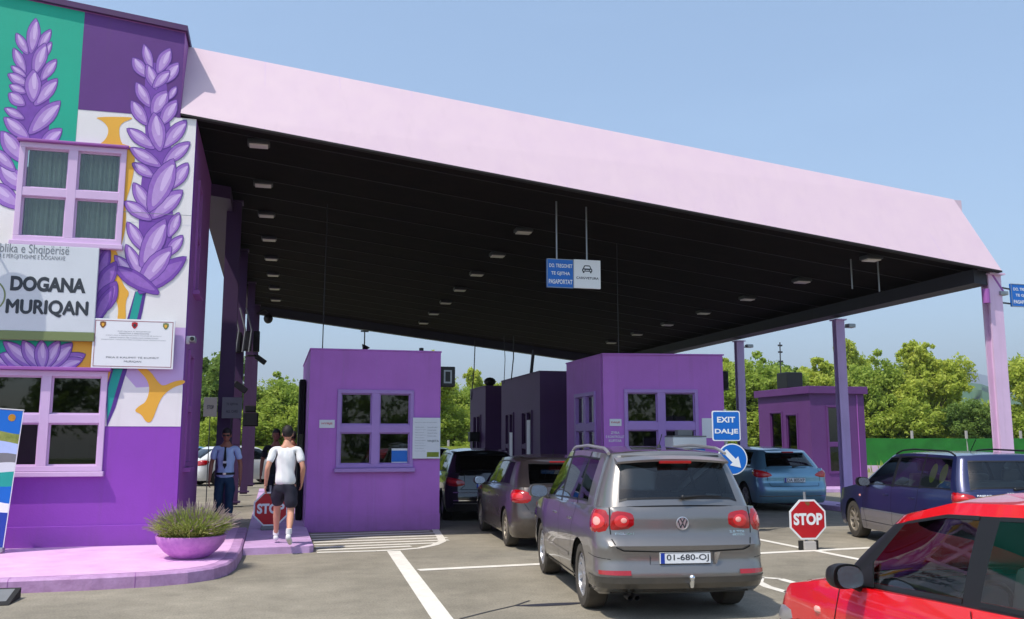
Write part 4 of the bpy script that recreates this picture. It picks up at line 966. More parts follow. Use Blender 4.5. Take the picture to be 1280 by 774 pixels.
# ================================================================== VEHICLES
def interp(tab, v): return float(np.interp(v, [a for a, _ in tab], [b for _, b in tab]))
class Car:
    """body skin lofted from measured profiles; local frame: +Y forward, X right, z up from the road"""
    def __init__(c, **k):
        c.__dict__.update(k); L = c.L
        c.sr = -L / 2 + c.rcy; c.sf = L / 2 - c.fcy
        ys = set(np.linspace(c.sr, c.sf, 34).tolist())
        for ay in (c.ra, c.fa):
            for a in np.linspace(0, PI, 17): ys.add(ay - (c.wr + c.gap) * math.cos(a))
            ys.add(ay - c.wr - c.gap - .004); ys.add(ay + c.wr + c.gap + .004)
        ys = sorted(y for y in ys if c.sr <= y <= c.sf)
        c.ys = [ys[0]] + [b for a, b in zip(ys, ys[1:]) if b - a > .002]
    def W(c, z): return interp(c.wf, z)
    def plan(c, y):
        t = 1.0
        if y > c.pf: t -= c.tf * ((y - c.pf) / (c.L / 2 - c.pf)) ** 2
        if y < c.pr: t -= c.tr * ((c.pr - y) / (c.pr + c.L / 2)) ** 2
        return t
    def zb(c, y):
        z = c.sill
        for ay in (c.ra, c.fa):
            r = c.wr + c.gap; d = abs(y - ay)
            if d < r: z = max(z, c.wr + math.sqrt(r * r - d * d))
        return z
    def ring(c, z, n1=7, n2=7):
        """half outline at height z, rear centre -> front centre: (x, y)"""
        L = c.L; W = c.W(z); Wr = W * c.plan(c.sr); Wf_ = W * c.plan(c.sf)
        yr = -L / 2 + interp(c.rf, z); yf = L / 2 - interp(c.ff, z)
        bow = lambda x, w: (x / w) ** 2
        out = []
        xr = Wr - c.rcx
        for i in range(n1): x = xr * i / n1; out.append((x, yr + c.rbow * bow(x, Wr)))
        yc = yr + c.rbow * bow(xr, Wr)
        for i in range(n2):
            a = PI / 2 * i / n2; out.append((xr + c.rcx * math.sin(a) ** .9, c.sr - (c.sr - yc) * math.cos(a) ** .9))
        for y in c.ys: out.append((W * c.plan(y), y))
        xf = Wf_ - c.fcx; yc = yf - c.fbow * bow(xf, Wf_)
        for i in range(n2):
            a = PI / 2 * (1 - (i + 1) / n2); out.append((xf + c.fcx * math.sin(a) ** .9, c.sf + (yc - c.sf) * math.cos(a) ** .9))
        for i in range(n1, -1, -1):
            x = xf * i / n1
            if i < n1: out.append((x, yf - c.fbow * bow(x, Wf_)))
        return out
    def top(c, y): return interp(c.zt, y)
    def build_body(c, parent):
        rows = 15; cols = len(c.ring(.6)); nom = c.ring(.6)
        V = [[None] * cols for _ in range(rows)]
        for j in range(cols):
            yn = nom[j][1]; zt = c.top(yn); zb = c.zb(yn) if c.sr <= yn <= c.sf else c.sill
            for k in range(rows):
                t = k / (rows - 1); z = zb + (zt - zb) * t
                x, y = c.ring(z)[j]; V[k][j] = Vector((x, y, z))
        mb = MB(); vs = []; fs = []
        def idx(s, k, j): return (s * rows + k) * cols + j
        for s in (0, 1):
            for k in range(rows):
                for j in range(cols): p = V[k][j]; vs.append((p.x * (1 - 2 * s), p.y, p.z))
        for s in (0, 1):
            for k in range(rows - 1):
                for j in range(cols - 1): fs.append((idx(s, k, j), idx(s, k, j + 1), idx(s, k + 1, j + 1), idx(s, k + 1, j)))
        # top skin: bonnet, boot, ledges
        K = 10; base = len(vs)
        T = []
        for j in range(cols):
            p = V[rows - 1][j]; row = []
            for q in range(K + 1):
                s = 1 - 2 * q / K; s = math.copysign(abs(s) ** .8, s) if abs(s) > 1e-6 else 0
                yy = p.y; cr = c.crown * min(1, p.x / c.W(.8) * 1.05) if True else 0
                row.append(len(vs)); vs.append((p.x * s, yy, p.z + cr * (1 - abs(s) ** 2.4)))
            T.append(row)
        for j in range(cols - 1):
            ym = (V[rows - 1][j].y + V[rows - 1][j + 1].y) / 2
            for q in range(K):
                if c.cab0 < ym < c.cab1 and 0 < q < K - 1: continue
                fs.append((T[j][q], T[j + 1][q], T[j + 1][q + 1], T[j][q + 1]))
        mb.add(vs, fs); c.V = V
        return mb.build('body', c.paint, parent, smooth=True, angle=40)
    # --- a point of the skin by arc length s from the rear centre (mirrored by sign) and height z
    def pt(c, s, z, off=0.0, sgn=1):
        def raw(s, z):
            rg = c.ring(z); acc = 0; sx = 1 if s >= 0 else -1; s = abs(s)
            for a, b in zip(rg[:-1], rg[1:]):
                d = math.hypot(b[0] - a[0], b[1] - a[1])
                if acc + d >= s: t = (s - acc) / d; return Vector(((a[0] + (b[0] - a[0]) * t) * sx, a[1] + (b[1] - a[1]) * t, z))
                acc += d
            return Vector((0, rg[-1][1], z))
        p = raw(s, z)
        if off:
            ds = raw(s + .01, z) - raw(s - .01, z); dz = raw(s, z + .01) - raw(s, z - .01)
            n = ds.cross(dz).normalized()
            o = Vector((p.x, p.y * .9, 0));
            if n.dot(o) < 0: n = -n
            p = p + n * off
        return Vector((p.x * sgn, p.y, p.z))
    def s_of_y(c, y, z):
        rg = c.ring(z); acc = 0
        for i, (a, b) in enumerate(zip(rg[:-1], rg[1:])):
            d = math.hypot(b[0] - a[0], b[1] - a[1])
            if b[1] >= y and b[0] > c.W(z) * .5: return acc + d * max(0, min(1, (y - a[1]) / max(1e-6, b[1] - a[1])))
            acc += d
        return acc
    def patch(c, mb, poly, off=.012, sgn=1, edge=.002, n=4, dome=True, sm=1, side=False):
        if side: poly = [(c.s_of_y(y, z), z) for y, z in poly]
        if sm: poly = smooth(poly, sm)
        dn = []
        for a, b in zip(poly, poly[1:] + poly[:1]):
            k = max(1, int(math.hypot(b[0] - a[0], b[1] - a[1]) / .05)); dn += [(a[0] + (b[0] - a[0]) * i / k, a[1] + (b[1] - a[1]) * i / k) for i in range(k)]
        poly = dn
        cx = sum(p[0] for p in poly) / len(poly); cz = sum(p[1] for p in poly) / len(poly); m = len(poly)
        vs = [c.pt(cx, cz, off, sgn)]; fs = []
        for k in range(1, n + 1):
            t = k / n
            for p in poly: vs.append(c.pt(cx + (p[0] - cx) * t, cz + (p[1] - cz) * t, edge + (off - edge) * (1 - t ** 4 if dome else 1), sgn))
        for p in poly: vs.append(c.pt(p[0], p[1], -.01, sgn))
        for i in range(m): fs.append((0, 1 + i, 1 + (i + 1) % m))
        for k in range(n):
            for i in range(m): a = 1 + k * m + i; b = 1 + k * m + (i + 1) % m; fs.append((a, a + m, b + m, b))
        mb.add(vs, fs)
    def strip(c, mb, s0, s1, z0, z1, off=.006, sgn=1, side=False):
        n = max(2, int(abs(s1 - s0) / .04)); k = max(1, int(abs(z1 - z0) / .04)); vs = []
        for i in range(n + 1):
            for j in range(k + 1):
                s_, z_ = s0 + (s1 - s0) * i / n, z0 + (z1 - z0) * j / k
                if side: s_ = c.s_of_y(s_, z_)
                vs.append(c.pt(s_, z_, off, sgn))
        mb.add(vs, [(i * (k + 1) + j, (i + 1) * (k + 1) + j, (i + 1) * (k + 1) + j + 1, i * (k + 1) + j + 1) for i in range(n) for j in range(k)])
    def ribbon(c, mb, line, wd=.007, off=.0016, sgn=1, side=False):
        if side: line = [(c.s_of_y(y, z), z) for y, z in line]
        pts = []
        for a, b in zip(line[:-1], line[1:]):
            n = max(1, int(math.hypot(b[0] - a[0], b[1] - a[1]) / .03))
            for i in range(n): pts.append((a[0] + (b[0] - a[0]) * i / n, a[1] + (b[1] - a[1]) * i / n))
        pts.append(line[-1]); vs = []
        for i, p in enumerate(pts):
            q = pts[min(i + 1, len(pts) - 1)]; r = pts[max(0, i - 1)]; d = Vector((q[0] - r[0], q[1] - r[1])).normalized(); nn = Vector((-d.y, d.x)) * wd / 2
            vs += [c.pt(p[0] + nn.x, p[1] + nn.y, off, sgn), c.pt(p[0] - nn.x, p[1] - nn.y, off, sgn)]
        mb.add(vs, [(2 * i, 2 * i + 2, 2 * i + 3, 2 * i + 1) for i in range(len(pts) - 1)]); mb.sep()
    # --- greenhouse
    def build_cabin(c, parent):
        """c.keys: (xb, yb, xt, yt, kind of the span to the next key, n)"""
        keys = c.keys; cols = []; kinds = []
        for i, k in enumerate(keys):
            nxt = keys[i + 1] if i + 1 < len(keys) else None
            n = k[5] if nxt else 1
            for q in range(n):
                t = q / n
                if nxt is None: cols.append(k[:4]); break
                if k[4] in ('cr', 'cf'):                     # rounded corner pillar
                    a = PI / 2 * t
                    f1, f2 = math.sin(a), 1 - math.cos(a)
                    if k[4] == 'cf': f1, f2 = 1 - math.cos(a), math.sin(a)
                    cols.append((k[0] + (nxt[0] - k[0]) * f1, k[1] + (nxt[1] - k[1]) * f2, k[2] + (nxt[2] - k[2]) * f1, k[3] + (nxt[3] - k[3]) * f2))
                elif k[4] in ('rg', 'wg'):                    # rear glass / windscreen, bowed
                    f = lambda u: 1 - (1 - u) ** 2 if k[4] == 'wg' else u * u
                    cols.append((k[0] + (nxt[0] - k[0]) * t, k[1] + (nxt[1] - k[1]) * f(t), k[2] + (nxt[2] - k[2]) * t, k[3] + (nxt[3] - k[3]) * f(t)))
                else: cols.append(tuple(k[m] + (nxt[m] - k[m]) * t for m in range(4)))
                kinds.append(k[4])
        vrows = [0, c.v0] + [c.v0 + (c.v1 - c.v0) * i / 6 for i in range(1, 7)] + [1.0]
        vrows_r = [0, c.rv0] + [c.rv0 + (c.rv1 - c.rv0) * i / 6 for i in range(1, 7)] + [1.0]
        def P(j, r):
            xb, yb, xt, yt = cols[j]
            rear = j < c.nrear
            k = kinds[min(j, len(kinds) - 1)]; v = (vrows_r if (k == 'rg' or (j > 0 and kinds[j - 1] == 'rg')) else vrows)[r]
            zb_ = interp(c.zt, yb) - .012 + (c.crown * (1 - min(1, abs(xb) / c.W(.8)) ** 2.4) if k in ('rg', 'wg') else 0) ; zt_ = interp(c.zr, yt)
            z = zb_ + (zt_ - zb_) * v
            cv = math.sin(PI * v ** .9)
            x = xb + (xt - xb) * (v + c.bulge * cv * (1 if abs(xt - xb) > 1e-6 else 0)); x = xb + (xt - xb) * (v ** c.vx)
            y = yb + (yt - yb) * v
            if k == 'rg' or j < 2: y -= c.rbulge * cv
            if k == 'wg': y += .03 * cv
            return Vector((x, y, z))
        nr = len(vrows); grid = [[P(j, r) for j in range(len(cols))] for r in range(nr)]
        parts = {'pillar': MB()}; frame = MB(); vsib = MB()
        groups = []                                   # runs of columns of one kind
        for j in range(len(cols) - 1):
            k = 'f' if (kinds[j] == 'k' or (c.black_frame and kinds[j] in ('g', 'cf'))) else kinds[j]
            if groups and groups[-1][0] == kinds[j]: groups[-1][1].append(j)
            else: groups.append([kinds[j], [j]])
        def Q(j, r, sg):
            return [Vector((p.x * sg, p.y, p.z)) for p in (grid[r][j], grid[r][j + 1], grid[r + 1][j + 1], grid[r + 1][j])]
        panes = []
        for kk, js in groups:
            for sg in (1, -1):
                if kk in ('rg', 'wg') and sg == 1: mb = MB()
                elif kk == 'g': mb = MB()
                for j in js:
                    for r in range(nr - 1):
                        gl = 1 <= r < nr - 2
                        if kk == 'rg' and r == nr - 2 and c.L == 4.43: frame.quad(*Q(j, r, sg))
                        elif kk in ('g', 'rg', 'wg') and gl: mb.quad(*Q(j, r, sg))
                        elif (kk == 'k' and not (c.black_frame and r == nr - 2)) or (c.black_frame and kk in ('g', 'cf') and r < nr - 2): frame.quad(*Q(j, r, sg))
                        else: parts['pillar'].quad(*Q(j, r, sg))
                if not c.black_frame: frame.sep()
                if kk == 'g' or (kk in ('rg', 'wg') and sg == -1): panes.append((kk, js, sg, mb))
        if c.black_frame:                             # left and right black frames are two parts
            L_ = MB(); R__ = MB()
            for f in frame.f:
                tgt = R__ if frame.v[f[0]][0] > 0 else L_; tgt.add([frame.v[i] for i in f], [tuple(range(len(f)))])
            R__.build('window_frame', 'black_plastic', parent, smooth=True); L_.build('window_frame', 'black_plastic', parent, smooth=True)
        else: frame.build('window_frame', 'black_plastic', parent, smooth=True)
        # roof
        R_ = parts['pillar']; K = 12; top = grid[-1]; rows = []
        for p in top:
            rows.append([Vector((p.x * s, p.y, p.z + c.rcrown * (1 - abs(s) ** 2.6) * min(1, p.x / .5))) for s in [1 - 2 * q / K for q in range(K + 1)]])
        for a, b in zip(rows[:-1], rows[1:]):
            for q in range(K): R_.quad(a[q], b[q], b[q + 1], a[q + 1])
        roof = R_.build('roof', c.roofpaint, parent, smooth=True, angle=50)
        for kk, js, sg0, mb in panes:
            go = mb.build({'g': 'side_window', 'rg': 'rear_window', 'wg': 'windscreen'}[kk], {'g': c.sglass, 'rg': c.rglass, 'wg': 'glass_clear'}[kk], parent, smooth=True)
            sm_ = MB()                                # rubber seal along the foot and head of the pane
            for r in (1, nr - 2):
                for sg in ((sg0,) if kk == 'g' else (1, -1)):
                    for j in js:
                        a, b = grid[r][j], grid[r][j + 1]; up = (grid[r + 1][j] - a).normalized() * (.022 if r == 1 else -.022)
                        nrm = (b - a).cross(grid[r + 1][j] - a).normalized()
                        if nrm.dot(Vector((a.x, a.y, 0))) < 0: nrm = -nrm
                        nrm *= .004
                        sm_.quad(*[Vector((p.x * sg, p.y, p.z)) for p in (a + nrm, b + nrm, b + up + nrm, a + up + nrm)])
                sm_.sep()
            sm_.build('window_seal', 'black_plastic', go, fix=False)
        c.grid = grid; c.cols = cols; c.kinds = kinds
        return roof

def wheel(parent, x, y, r, wd, spokes, tyre='rubber', rimm='alloy', side=1, hub=.66):
    m = MB(); w2 = wd / 2; s = side
    prof = [(r * .60, -w2 * .9), (r * .70, -w2), (r * .93, -w2 * .98), (r * .985, -w2 * .8), (r, -w2 * .5), (r, w2 * .5), (r * .985, w2 * .8), (r * .93, w2 * .98), (r * .70, w2), (hub * r, w2 * .93), (hub * r, w2 * .3), (hub * r, -w2 * .9)]
    m.lathe([(a, b * s) for a, b in prof], 40, (0, 0, 0), 'x', None, False)
    o = m.build('wheel', tyre, parent, smooth=True, angle=30, loc=(x, y, r))
    m = MB(); rr = hub * r; ox = w2 * .86
    m.lathe([(rr * 1.01, ox * s), (rr * .93, ox * s * 1.02), (rr * .90, ox * s * .8), (rr * .88, ox * s * .1), (rr * .97, ox * s * .05)], 40, (0, 0, 0), 'x', None, False)
    m.lathe([(0.0, ox * s * .93), (rr * .10, ox * s * .93), (rr * .2, ox * s * .8), (rr * .22, ox * s * .3)], 20, (0, 0, 0), 'x', None, False)
    for i in range(spokes):
        M = Matrix.Rotation(2 * PI * i / spokes, 4, 'X')
        a0, a1 = rr * .14, rr * .95; h0, h1 = rr * .085 * 7 / spokes + .006, rr * .05 * 7 / spokes + .01
        vs = []
        for z, h, xx in ((a0, h0, ox * .86), (a1 * .6, h1, ox * .84), (a1, h1 * 1.3, ox * .97)):
            for dy in (-h, h):
                for dx in (0, -.03): vs.append(M @ Vector(((xx + dx) * s, dy, z)))
        m.add(vs, [(0, 1, 3, 2), (8, 9, 11, 10), (0, 4, 6, 2), (4, 8, 10, 6), (1, 5, 7, 3), (5, 9, 11, 7), (0, 1, 5, 4), (4, 5, 9, 8), (2, 3, 7, 6), (6, 7, 11, 10)])
    m.build('rim', rimm, o, smooth=True, angle=30)
    m = MB(); m.lathe([(0, ox * s * .05), (rr * .98, ox * s * .05)], 30, (0, 0, 0), 'x'); m.build('brake_disc', 'dark_grey', o)
    return o

def car(label, spec, loc, head, cat='car', name='parked_car', group=None, wheels=(7, 'rubber', 'alloy'), interior=True, scale=1.0):
    t = thing(name, label, cat, (0, 0, 0), 0, group)
    c = Car(**spec); c.build_body(t); c.build_cabin(t)
    W = c.W(.5)
    for ay in (c.ra, c.fa):
        for s in (1, -1): wheel(t, s * (c.W(.35) - c.tw / 2 - .015), ay, c.wr, c.tw, *wheels, side=s)
    m = MB()                                       # dark underbody, wheel wells
    m.box(-W * .80, W * .80, -c.L / 2 + .25, c.L / 2 - .25, c.sill + .01, c.sill + .05)
    for ay in (c.ra, c.fa):
        for s in (1, -1):
            r = c.wr + c.gap + .01; pts = [(ay - r * math.cos(a), c.wr + r * math.sin(a)) for a in np.linspace(-.2, PI + .2, 18)]
            x0, x1 = s * (W - .03), s * (W - .42)
            for p, q in zip(pts[:-1], pts[1:]): m.quad((x0, *p), (x0, *q), (x1, *q), (x1, *p))
            m.add([(x1, *p) for p in pts], [tuple(range(len(pts)))])
    m.build('underbody', 'black_matte', t, fix=False)
    if interior:
        m = MB(); zf = c.sill + .1; zt_ = c.top(0) - .03; wi = W - .13
        for s in (1, -1): m.quad((s * wi, c.cab0 + .1, zf), (s * wi, c.cab1 - .05, zf), (s * wi, c.cab1 - .05, zt_), (s * wi, c.cab0 + .1, zt_))
        m.quad((-wi, c.cab0 + .1, zf), (wi, c.cab0 + .1, zf), (wi, c.cab1, zf), (-wi, c.cab1, zf))
        m.quad((-wi, c.cab0 + .1, zf), (wi, c.cab0 + .1, zf), (wi, c.cab0 + .02, zt_ ), (-wi, c.cab0 + .02, zt_))
        m.build('cabin_lining', c.trim, t, fix=False)
        for x in (-.38, .38):
            m = MB(); m.bbox(x - .25, x + .25, -.15, .38, .42, .60, .05); M = Matrix.Translation((x, -.20, .55)) @ Matrix.Rotation(R(14), 4, 'X')
            m.bbox(-.24, .24, -.07, .07, 0, .62, .05, M); m.bbox(-.13, .13, -.05, .05, .66, .84, .04, M); m.tube([M @ Vector((.05, 0, .6)), M @ Vector((.05, 0, .7))], .01, 6); m.tube([M @ Vector((-.05, 0, .6)), M @ Vector((-.05, 0, .7))], .01, 6)
            m.build('seat', c.seat, t, smooth=True)
        m = MB(); m.bbox(-.62, .62, -1.15, -.65, .42, .60, .05); M = Matrix.Translation((0, -1.15, .55)) @ Matrix.Rotation(R(16), 4, 'X'); m.bbox(-.62, .62, -.07, .07, 0, .55, .05, M)
        for x in (-.4, .4): m.bbox(x - .12, x + .12, -.05, .05, .56, .72, .04, M)
        m.build('rear_bench', c.seat, t, smooth=True)
        m = MB(); d0 = c.cab1; m.prism([(d0 - .62, .70), (d0 - .66, c.top(d0) - .10), (d0 - .35, c.top(d0) + .0), (d0 + .02, c.top(d0) - .0), (d0 + .02, .7)], 'x', -W + .12, W - .12); db = m.build('dashboard', 'seat_cloth', t, smooth=True, angle=50)
        m = MB(); M = Matrix.Translation((-.38, d0 - .74, c.top(d0) - .07)) @ Matrix.Rotation(R(-62), 4, 'X')
        m.tube([M @ Vector((.185 * math.cos(a), .185 * math.sin(a), 0)) for a in np.linspace(0, 2 * PI, 25)], .016, 8, False); m.tube([M @ Vector((-.17, 0, 0)), M @ Vector((.17, 0, 0))], .018, 6); m.tube([M @ Vector((0, 0, 0)), M @ Vector((0, 0, -.25))], .03, 8); m.build('steering_wheel', 'black_plastic', t, smooth=True)
    t.location = (loc[0], loc[1], 0.002); t.rotation_euler = (0, 0, -head); t.scale = (scale,) * 3
    return t, c
def place(ref, world, head):
    """centre of a car whose local point ref stands at the world point"""
    ch, sh = math.cos(-head), math.sin(-head)
    return (world[0] - (ref[0] * ch - ref[1] * sh), world[1] - (ref[0] * sh + ref[1] * ch))
def mirror(t, c, x, y, z, mt, glassm='chrome', sc=1.0, sides=(1, -1)):
    for s in sides:
        M = Matrix.Translation((s * x, y, z)) @ Matrix.Rotation(R(-8 * s), 4, 'Z') @ Matrix.Diagonal((sc, sc, sc, 1))
        m = MB(); vs = []
        outl = smooth([(-.11, -.05), (-.10, .06), (0, .085), (.10, .075), (.125, 0), (.10, -.065), (0, -.075)], 2); n = len(outl)
        for yy, k in ((-.045, 1.0), (-.03, 1.02), (.02, .97), (.06, .8), (.085, .45)): vs += [M @ Vector((a * k * s, yy, b * k)) for a, b in outl]
        m.add(vs, [(r * n + i, r * n + (i + 1) % n, (r + 1) * n + (i + 1) % n, (r + 1) * n + i) for r in range(4) for i in range(n)] + [tuple(range(n)), tuple(range(4 * n, 5 * n))])
        m.tube([M @ Vector((-s * .07, .02, -.05)), M @ Vector((-s * .17, .03, -.09))], .025, 8)
        o = m.build('side_mirror', mt, t, smooth=True)
        m = MB(); m.add([M @ Vector((a * .88 * s, -.068 + b * .20, b * .86)) for a, b in outl], [tuple(range(n))]); m.build('mirror_glass', glassm, o)
def handles(t, c, ys, z, mt, z2=None):
    for s in (1, -1):
        for y in ys:
            m = MB(); x = c.W(z) * c.plan(y)
            m.bbox(s * x - .012, s * x + .038, y - .09, y + .09, z - .014, z + .014, .01); m.build('door_handle', mt, t, smooth=True)
def plate(t, c, txt, z, blue=True, w=.52, h=.11, y=None, x=0):
    yy = (c.pt(0, z).y if y is None else y) - .012
    m = MB(); m.bbox(x - w / 2, x + w / 2, yy - .006, yy + .02, z - h / 2, z + h / 2, .003); o = m.build('number_plate', 'plate_white', t)
    if blue: m = MB(); m.box(x - w / 2 + .004, x - w / 2 + .045, yy - .0075, yy - .0062, z - h / 2 + .004, z + h / 2 - .004); m.build('blue_strip', 'plate_blue', o)
    m = MB(); text_in(m, txt, lambda u, v: (u, yy - .008, v), x - w / 2 + .065, x + w / 2 - .02, z - h * .34, z + h * .34, .012); m.build('characters', 'ink', o, fix=False)
    m = MB()
    for q in ((x - w / 2, x + w / 2, z - h / 2, z - h / 2 + .005), (x - w / 2, x + w / 2, z + h / 2 - .005, z + h / 2)): m.box(q[0], q[1], yy - .008, yy - .0062, q[2], q[3])
    m.build('rim', 'ink', o)
def wiper(t, p0, p1, r=.009):
    m = MB(); p0, p1 = Vector(p0), Vector(p1); m.tube([p0, p0.lerp(p1, .5) + Vector((0, -.015, .012)), p1], [r * 2.2, r, r * .8], 6); m.ball(p0, .025, 10); m.build('wiper', 'black_plastic', t, smooth=True)
def rails(t, mt, x, y0, y1, z0, arc=.05, r=.016, zf=None):
    for s in (1, -1):
        m = MB(); pts = []
        for i in range(17):
            f = i / 16; y = y0 + (y1 - y0) * f; e = min(1, math.sin(PI * f) * 3.2); pts.append((s * (x - .01 * e), y, (z0(y) if callable(z0) else z0) + arc * e - .012))
        m.tube(pts, r, 8); m.build('roof_rail', mt, t, smooth=True)

# -------- silver-grey compact SUV in front
L = 4.43
suv = dict(L=L, rcx=.30, rcy=.34, fcx=.35, fcy=.5, rbow=.07, fbow=.16, ra=-1.25, fa=1.35, wr=.345, gap=.045, tw=.235, sill=.24, pf=.9, pr=-1.0, tf=.05, tr=.03, crown=.035, cab0=-1.9, cab1=1.0, trim='seat_cloth', seat='seat_cloth',
    wf=[(.2, .80), (.3, .87), (.42, .905), (.55, .90), (.72, .903), (.86, .90), (.95, .885), (1.05, .865), (1.12, .84)],
    rf=[(.2, .34), (.27, .20), (.33, .04), (.38, .01), (.48, 0.0), (.51, .03), (.56, .05), (.66, .055), (.70, .03), (.73, .035), (.80, .10), (.9, .112), (1.0, .115), (1.06, .125), (1.12, .16)],
    ff=[(.2, .15), (.35, .02), (.5, 0), (.6, .02), (.75, .06), (.9, .16), (1, .3)],
    zt=[(-L / 2, 1.10), (-1.2, 1.09), (0, 1.05), (1.0, 1.02), (1.25, 1.02), (1.9, .90), (2.1, .80), (2.215, .70)],
    zr=[(-2.0, 1.60), (-1.6, 1.63), (-.6, 1.665), (.2, 1.64), (.6, 1.56)],
    keys=[(0, -2.07, 0, -1.80, 'rg', 8), (.63, -2.02, .53, -1.74, 'cr', 5), (.825, -1.66, .63, -1.50, 'b', 2), (.835, -1.44, .64, -1.34, 'g', 3), (.848, -1.02, .675, -1.05, 'k', 1), (.85, -.96, .677, -1.0, 'g', 4), (.855, -.12, .685, -.12, 'k', 2), (.855, -.02, .685, -.02, 'g', 5), (.845, 1.02, .67, .42, 'cf', 4), (.70, 1.28, .56, .56, 'wg', 8), (0, 1.42, 0, .66, 'e', 1)],
    v0=.08, v1=.90, rv0=.12, rv1=.90, vx=1.25, bulge=0, rbulge=.03, rcrown=.045, nrear=8, black_frame=False, paint='paint_grey', roofpaint='paint_grey', sglass='glass_tint', rglass='glass_tint')
h = R(7)
t, c = car('grey compact SUV with roof rails and plate 01-680-OJ, seen from behind in mid picture', suv, (4.02, 10.1), h, wheels=(10, 'rubber_dusty', 'alloy'), scale=.935)
for s in (1, -1):
    m = MB(); c.patch(m, [(s * a, z) for a, z in [(.50, .90), (.49, 1.02), (.54, 1.055), (.70, 1.07), (.735, 1.0), (.735, .90), (.72, .875)]], .012); o = m.build('tail_light', 'tail_red', t, smooth=True)
    m = MB(); c.patch(m, [(s * a, z) for a, z in [(.75, .88), (.745, 1.07), (.88, 1.085), (1.03, 1.07), (1.10, 1.0), (1.10, .91), (1.02, .86), (.88, .85)]], .014); o2 = m.build('tail_light', 'tail_red', t, smooth=True)
    m = MB(); q = [(s * (.62 + .075 * math.cos(a)), .965 + .06 * math.sin(a)) for a in np.linspace(0, 2 * PI, 16, False)]; c.patch(m, q, .018, edge=.012, sm=0); m.build('lens', 'tail_bright', o, smooth=True)
    m = MB(); q = [(s * (.60 + .032 * math.cos(a)), .975 + .026 * math.sin(a)) for a in np.linspace(0, 2 * PI, 12, False)]; c.patch(m, q, .022, edge=.018, sm=0); m.build('bulb_lens', 'tail_clear', o, smooth=True)
    m = MB(); q = [(s * (.90 + .115 * math.cos(a)), .965 + .078 * math.sin(a)) for a in np.linspace(0, 2 * PI, 16, False)]; c.patch(m, q, .020, edge=.013, sm=0); m.build('lens', 'tail_bright', o2, smooth=True)
    m = MB(); q = [(s * (.88 + .05 * math.cos(a)), .965 + .042 * math.sin(a)) for a in np.linspace(0, 2 * PI, 12, False)]; c.patch(m, q, .024, edge=.020, sm=0); m.build('bulb_lens', 'tail_clear', o2, smooth=True)
    m = MB(); c.strip(m, .56, .90, .455, .49, .012, s); m.build('reflector', 'tail_red', t)
m = MB()                                             # unpainted lower bumper
c.strip(m, -1.22, 1.22, .27, .43, .008)
m.build('bumper_skirt', 'paint_bumper', t, fix=False)
m = MB(); c.ribbon(m, [(-.735, 1.10), (-.74, .90), (-.73, .80), (-.69, .715), (-.62, .685), (-.3, .675), (.3, .675), (.62, .685), (.69, .715), (.73, .80), (.74, .9), (.735, 1.10)], .012); 
for s in (1, -1):
    c.ribbon(m, [(s * .75, .60), (s * 1.0, .62), (s * 1.18, .63)], .006)
    for seg in ([(-.07, 1.04), (-.07, .45), (-.10, .30)], [(-1.0, 1.06), (-.86, .80), (-.80, .60)], [(1.0, 1.0), (.98, .6), (.92, .32)], [(-.9, .31), (.92, .31)], [(-1.15, 1.05), (1.0, .98)][:0] or [(-.85, .30), (.9, .30)]):
        c.ribbon(m, seg, .007, sgn=s, side=True)
m.build('panel_gap', 'black_matte', t, fix=False)
m = MB()
for s in (1, -1): c.ribbon(m, [(-.72, .50), (.92, .50)], .035, .006, s, True)
m.build('side_moulding', 'paint_grey', t, fix=False)
yr = c.pt(0, .62).y
m = MB(); c.patch(m, [(-.36, .55), (-.36, .665), (.36, .665), (.32, .55)], -.012, edge=.002, sm=0); m.build('plate_recess', 'dark_grey', t)
plate(t, c, '01-680-OJ', .612, y=yr - .004)
m = MB(); m.quad((.30, yr - .02, .665), (.36, yr - .02, .665), (.325, yr - .02, .555), (.30, yr - .02, .555)); m.build('plate_trim', 'chrome', t)
cx_, cz2 = 0, .945; yb_ = c.pt(0, cz2).y - .006       # round badge with V over W
m = MB(); m.lathe([(.066, 0), (.066, -.010), (.058, -.012), (.054, -.006), (.0, -.006)], 36, (0, yb_, cz2), 'y'); o = m.build('badge', 'alloy', t, smooth=True)
m = MB(); yq = yb_ - .010
def barb(p, q, w_=.011):
    p, q = Vector(p), Vector(q); d = (q - p).normalized(); n = Vector((-d.y, d.x)) * w_ / 2
    m.prism([tuple(p + n), tuple(q + n), tuple(q - n), tuple(p - n)], 'y', yq, yq + .004)
for s in (1, -1):
    barb((s * .022, cz2 + .049), (0, cz2 + .006)); barb((s * .045, cz2 + .028), (s * .022, cz2 - .044)); barb((s * .022, cz2 - .044), (0, cz2 - .001))
m.build('letters', 'ink', o)
m = MB()
for s_, a, b, z in (('TIGUAN', -.70, -.50, .835), ('2.0 TDI', .50, .66, .845), ('4MOTION', .53, .66, .815)):
    vs, fs = text_mesh(s_, .02); ax = min(v.x for v in vs); bx = max(v.x for v in vs)
    m.add([c.pt(a + (v.x - ax) / (bx - ax) * (b - a), z + v.y * .03, .004) for v in vs], fs); m.sep()
m.build('wordmark', 'chrome', t, fix=False)
wiper(t, (.02, c.grid[1][0].y - .035, 1.20), (.44, c.grid[1][6].y - .02, 1.205))
m = MB(); sp = [(x, -1.82 + .06 * (x / .60) ** 2, 1.595 - .03 * (x / .60) ** 2) for x in np.linspace(-.60, .60, 13)]
vs = []
for x, y, z in sp: vs += [(x, y - .10, z - .012), (x, y + .06, z + .04), (x, y + .06, z - .03), (x, y - .095, z - .035)]
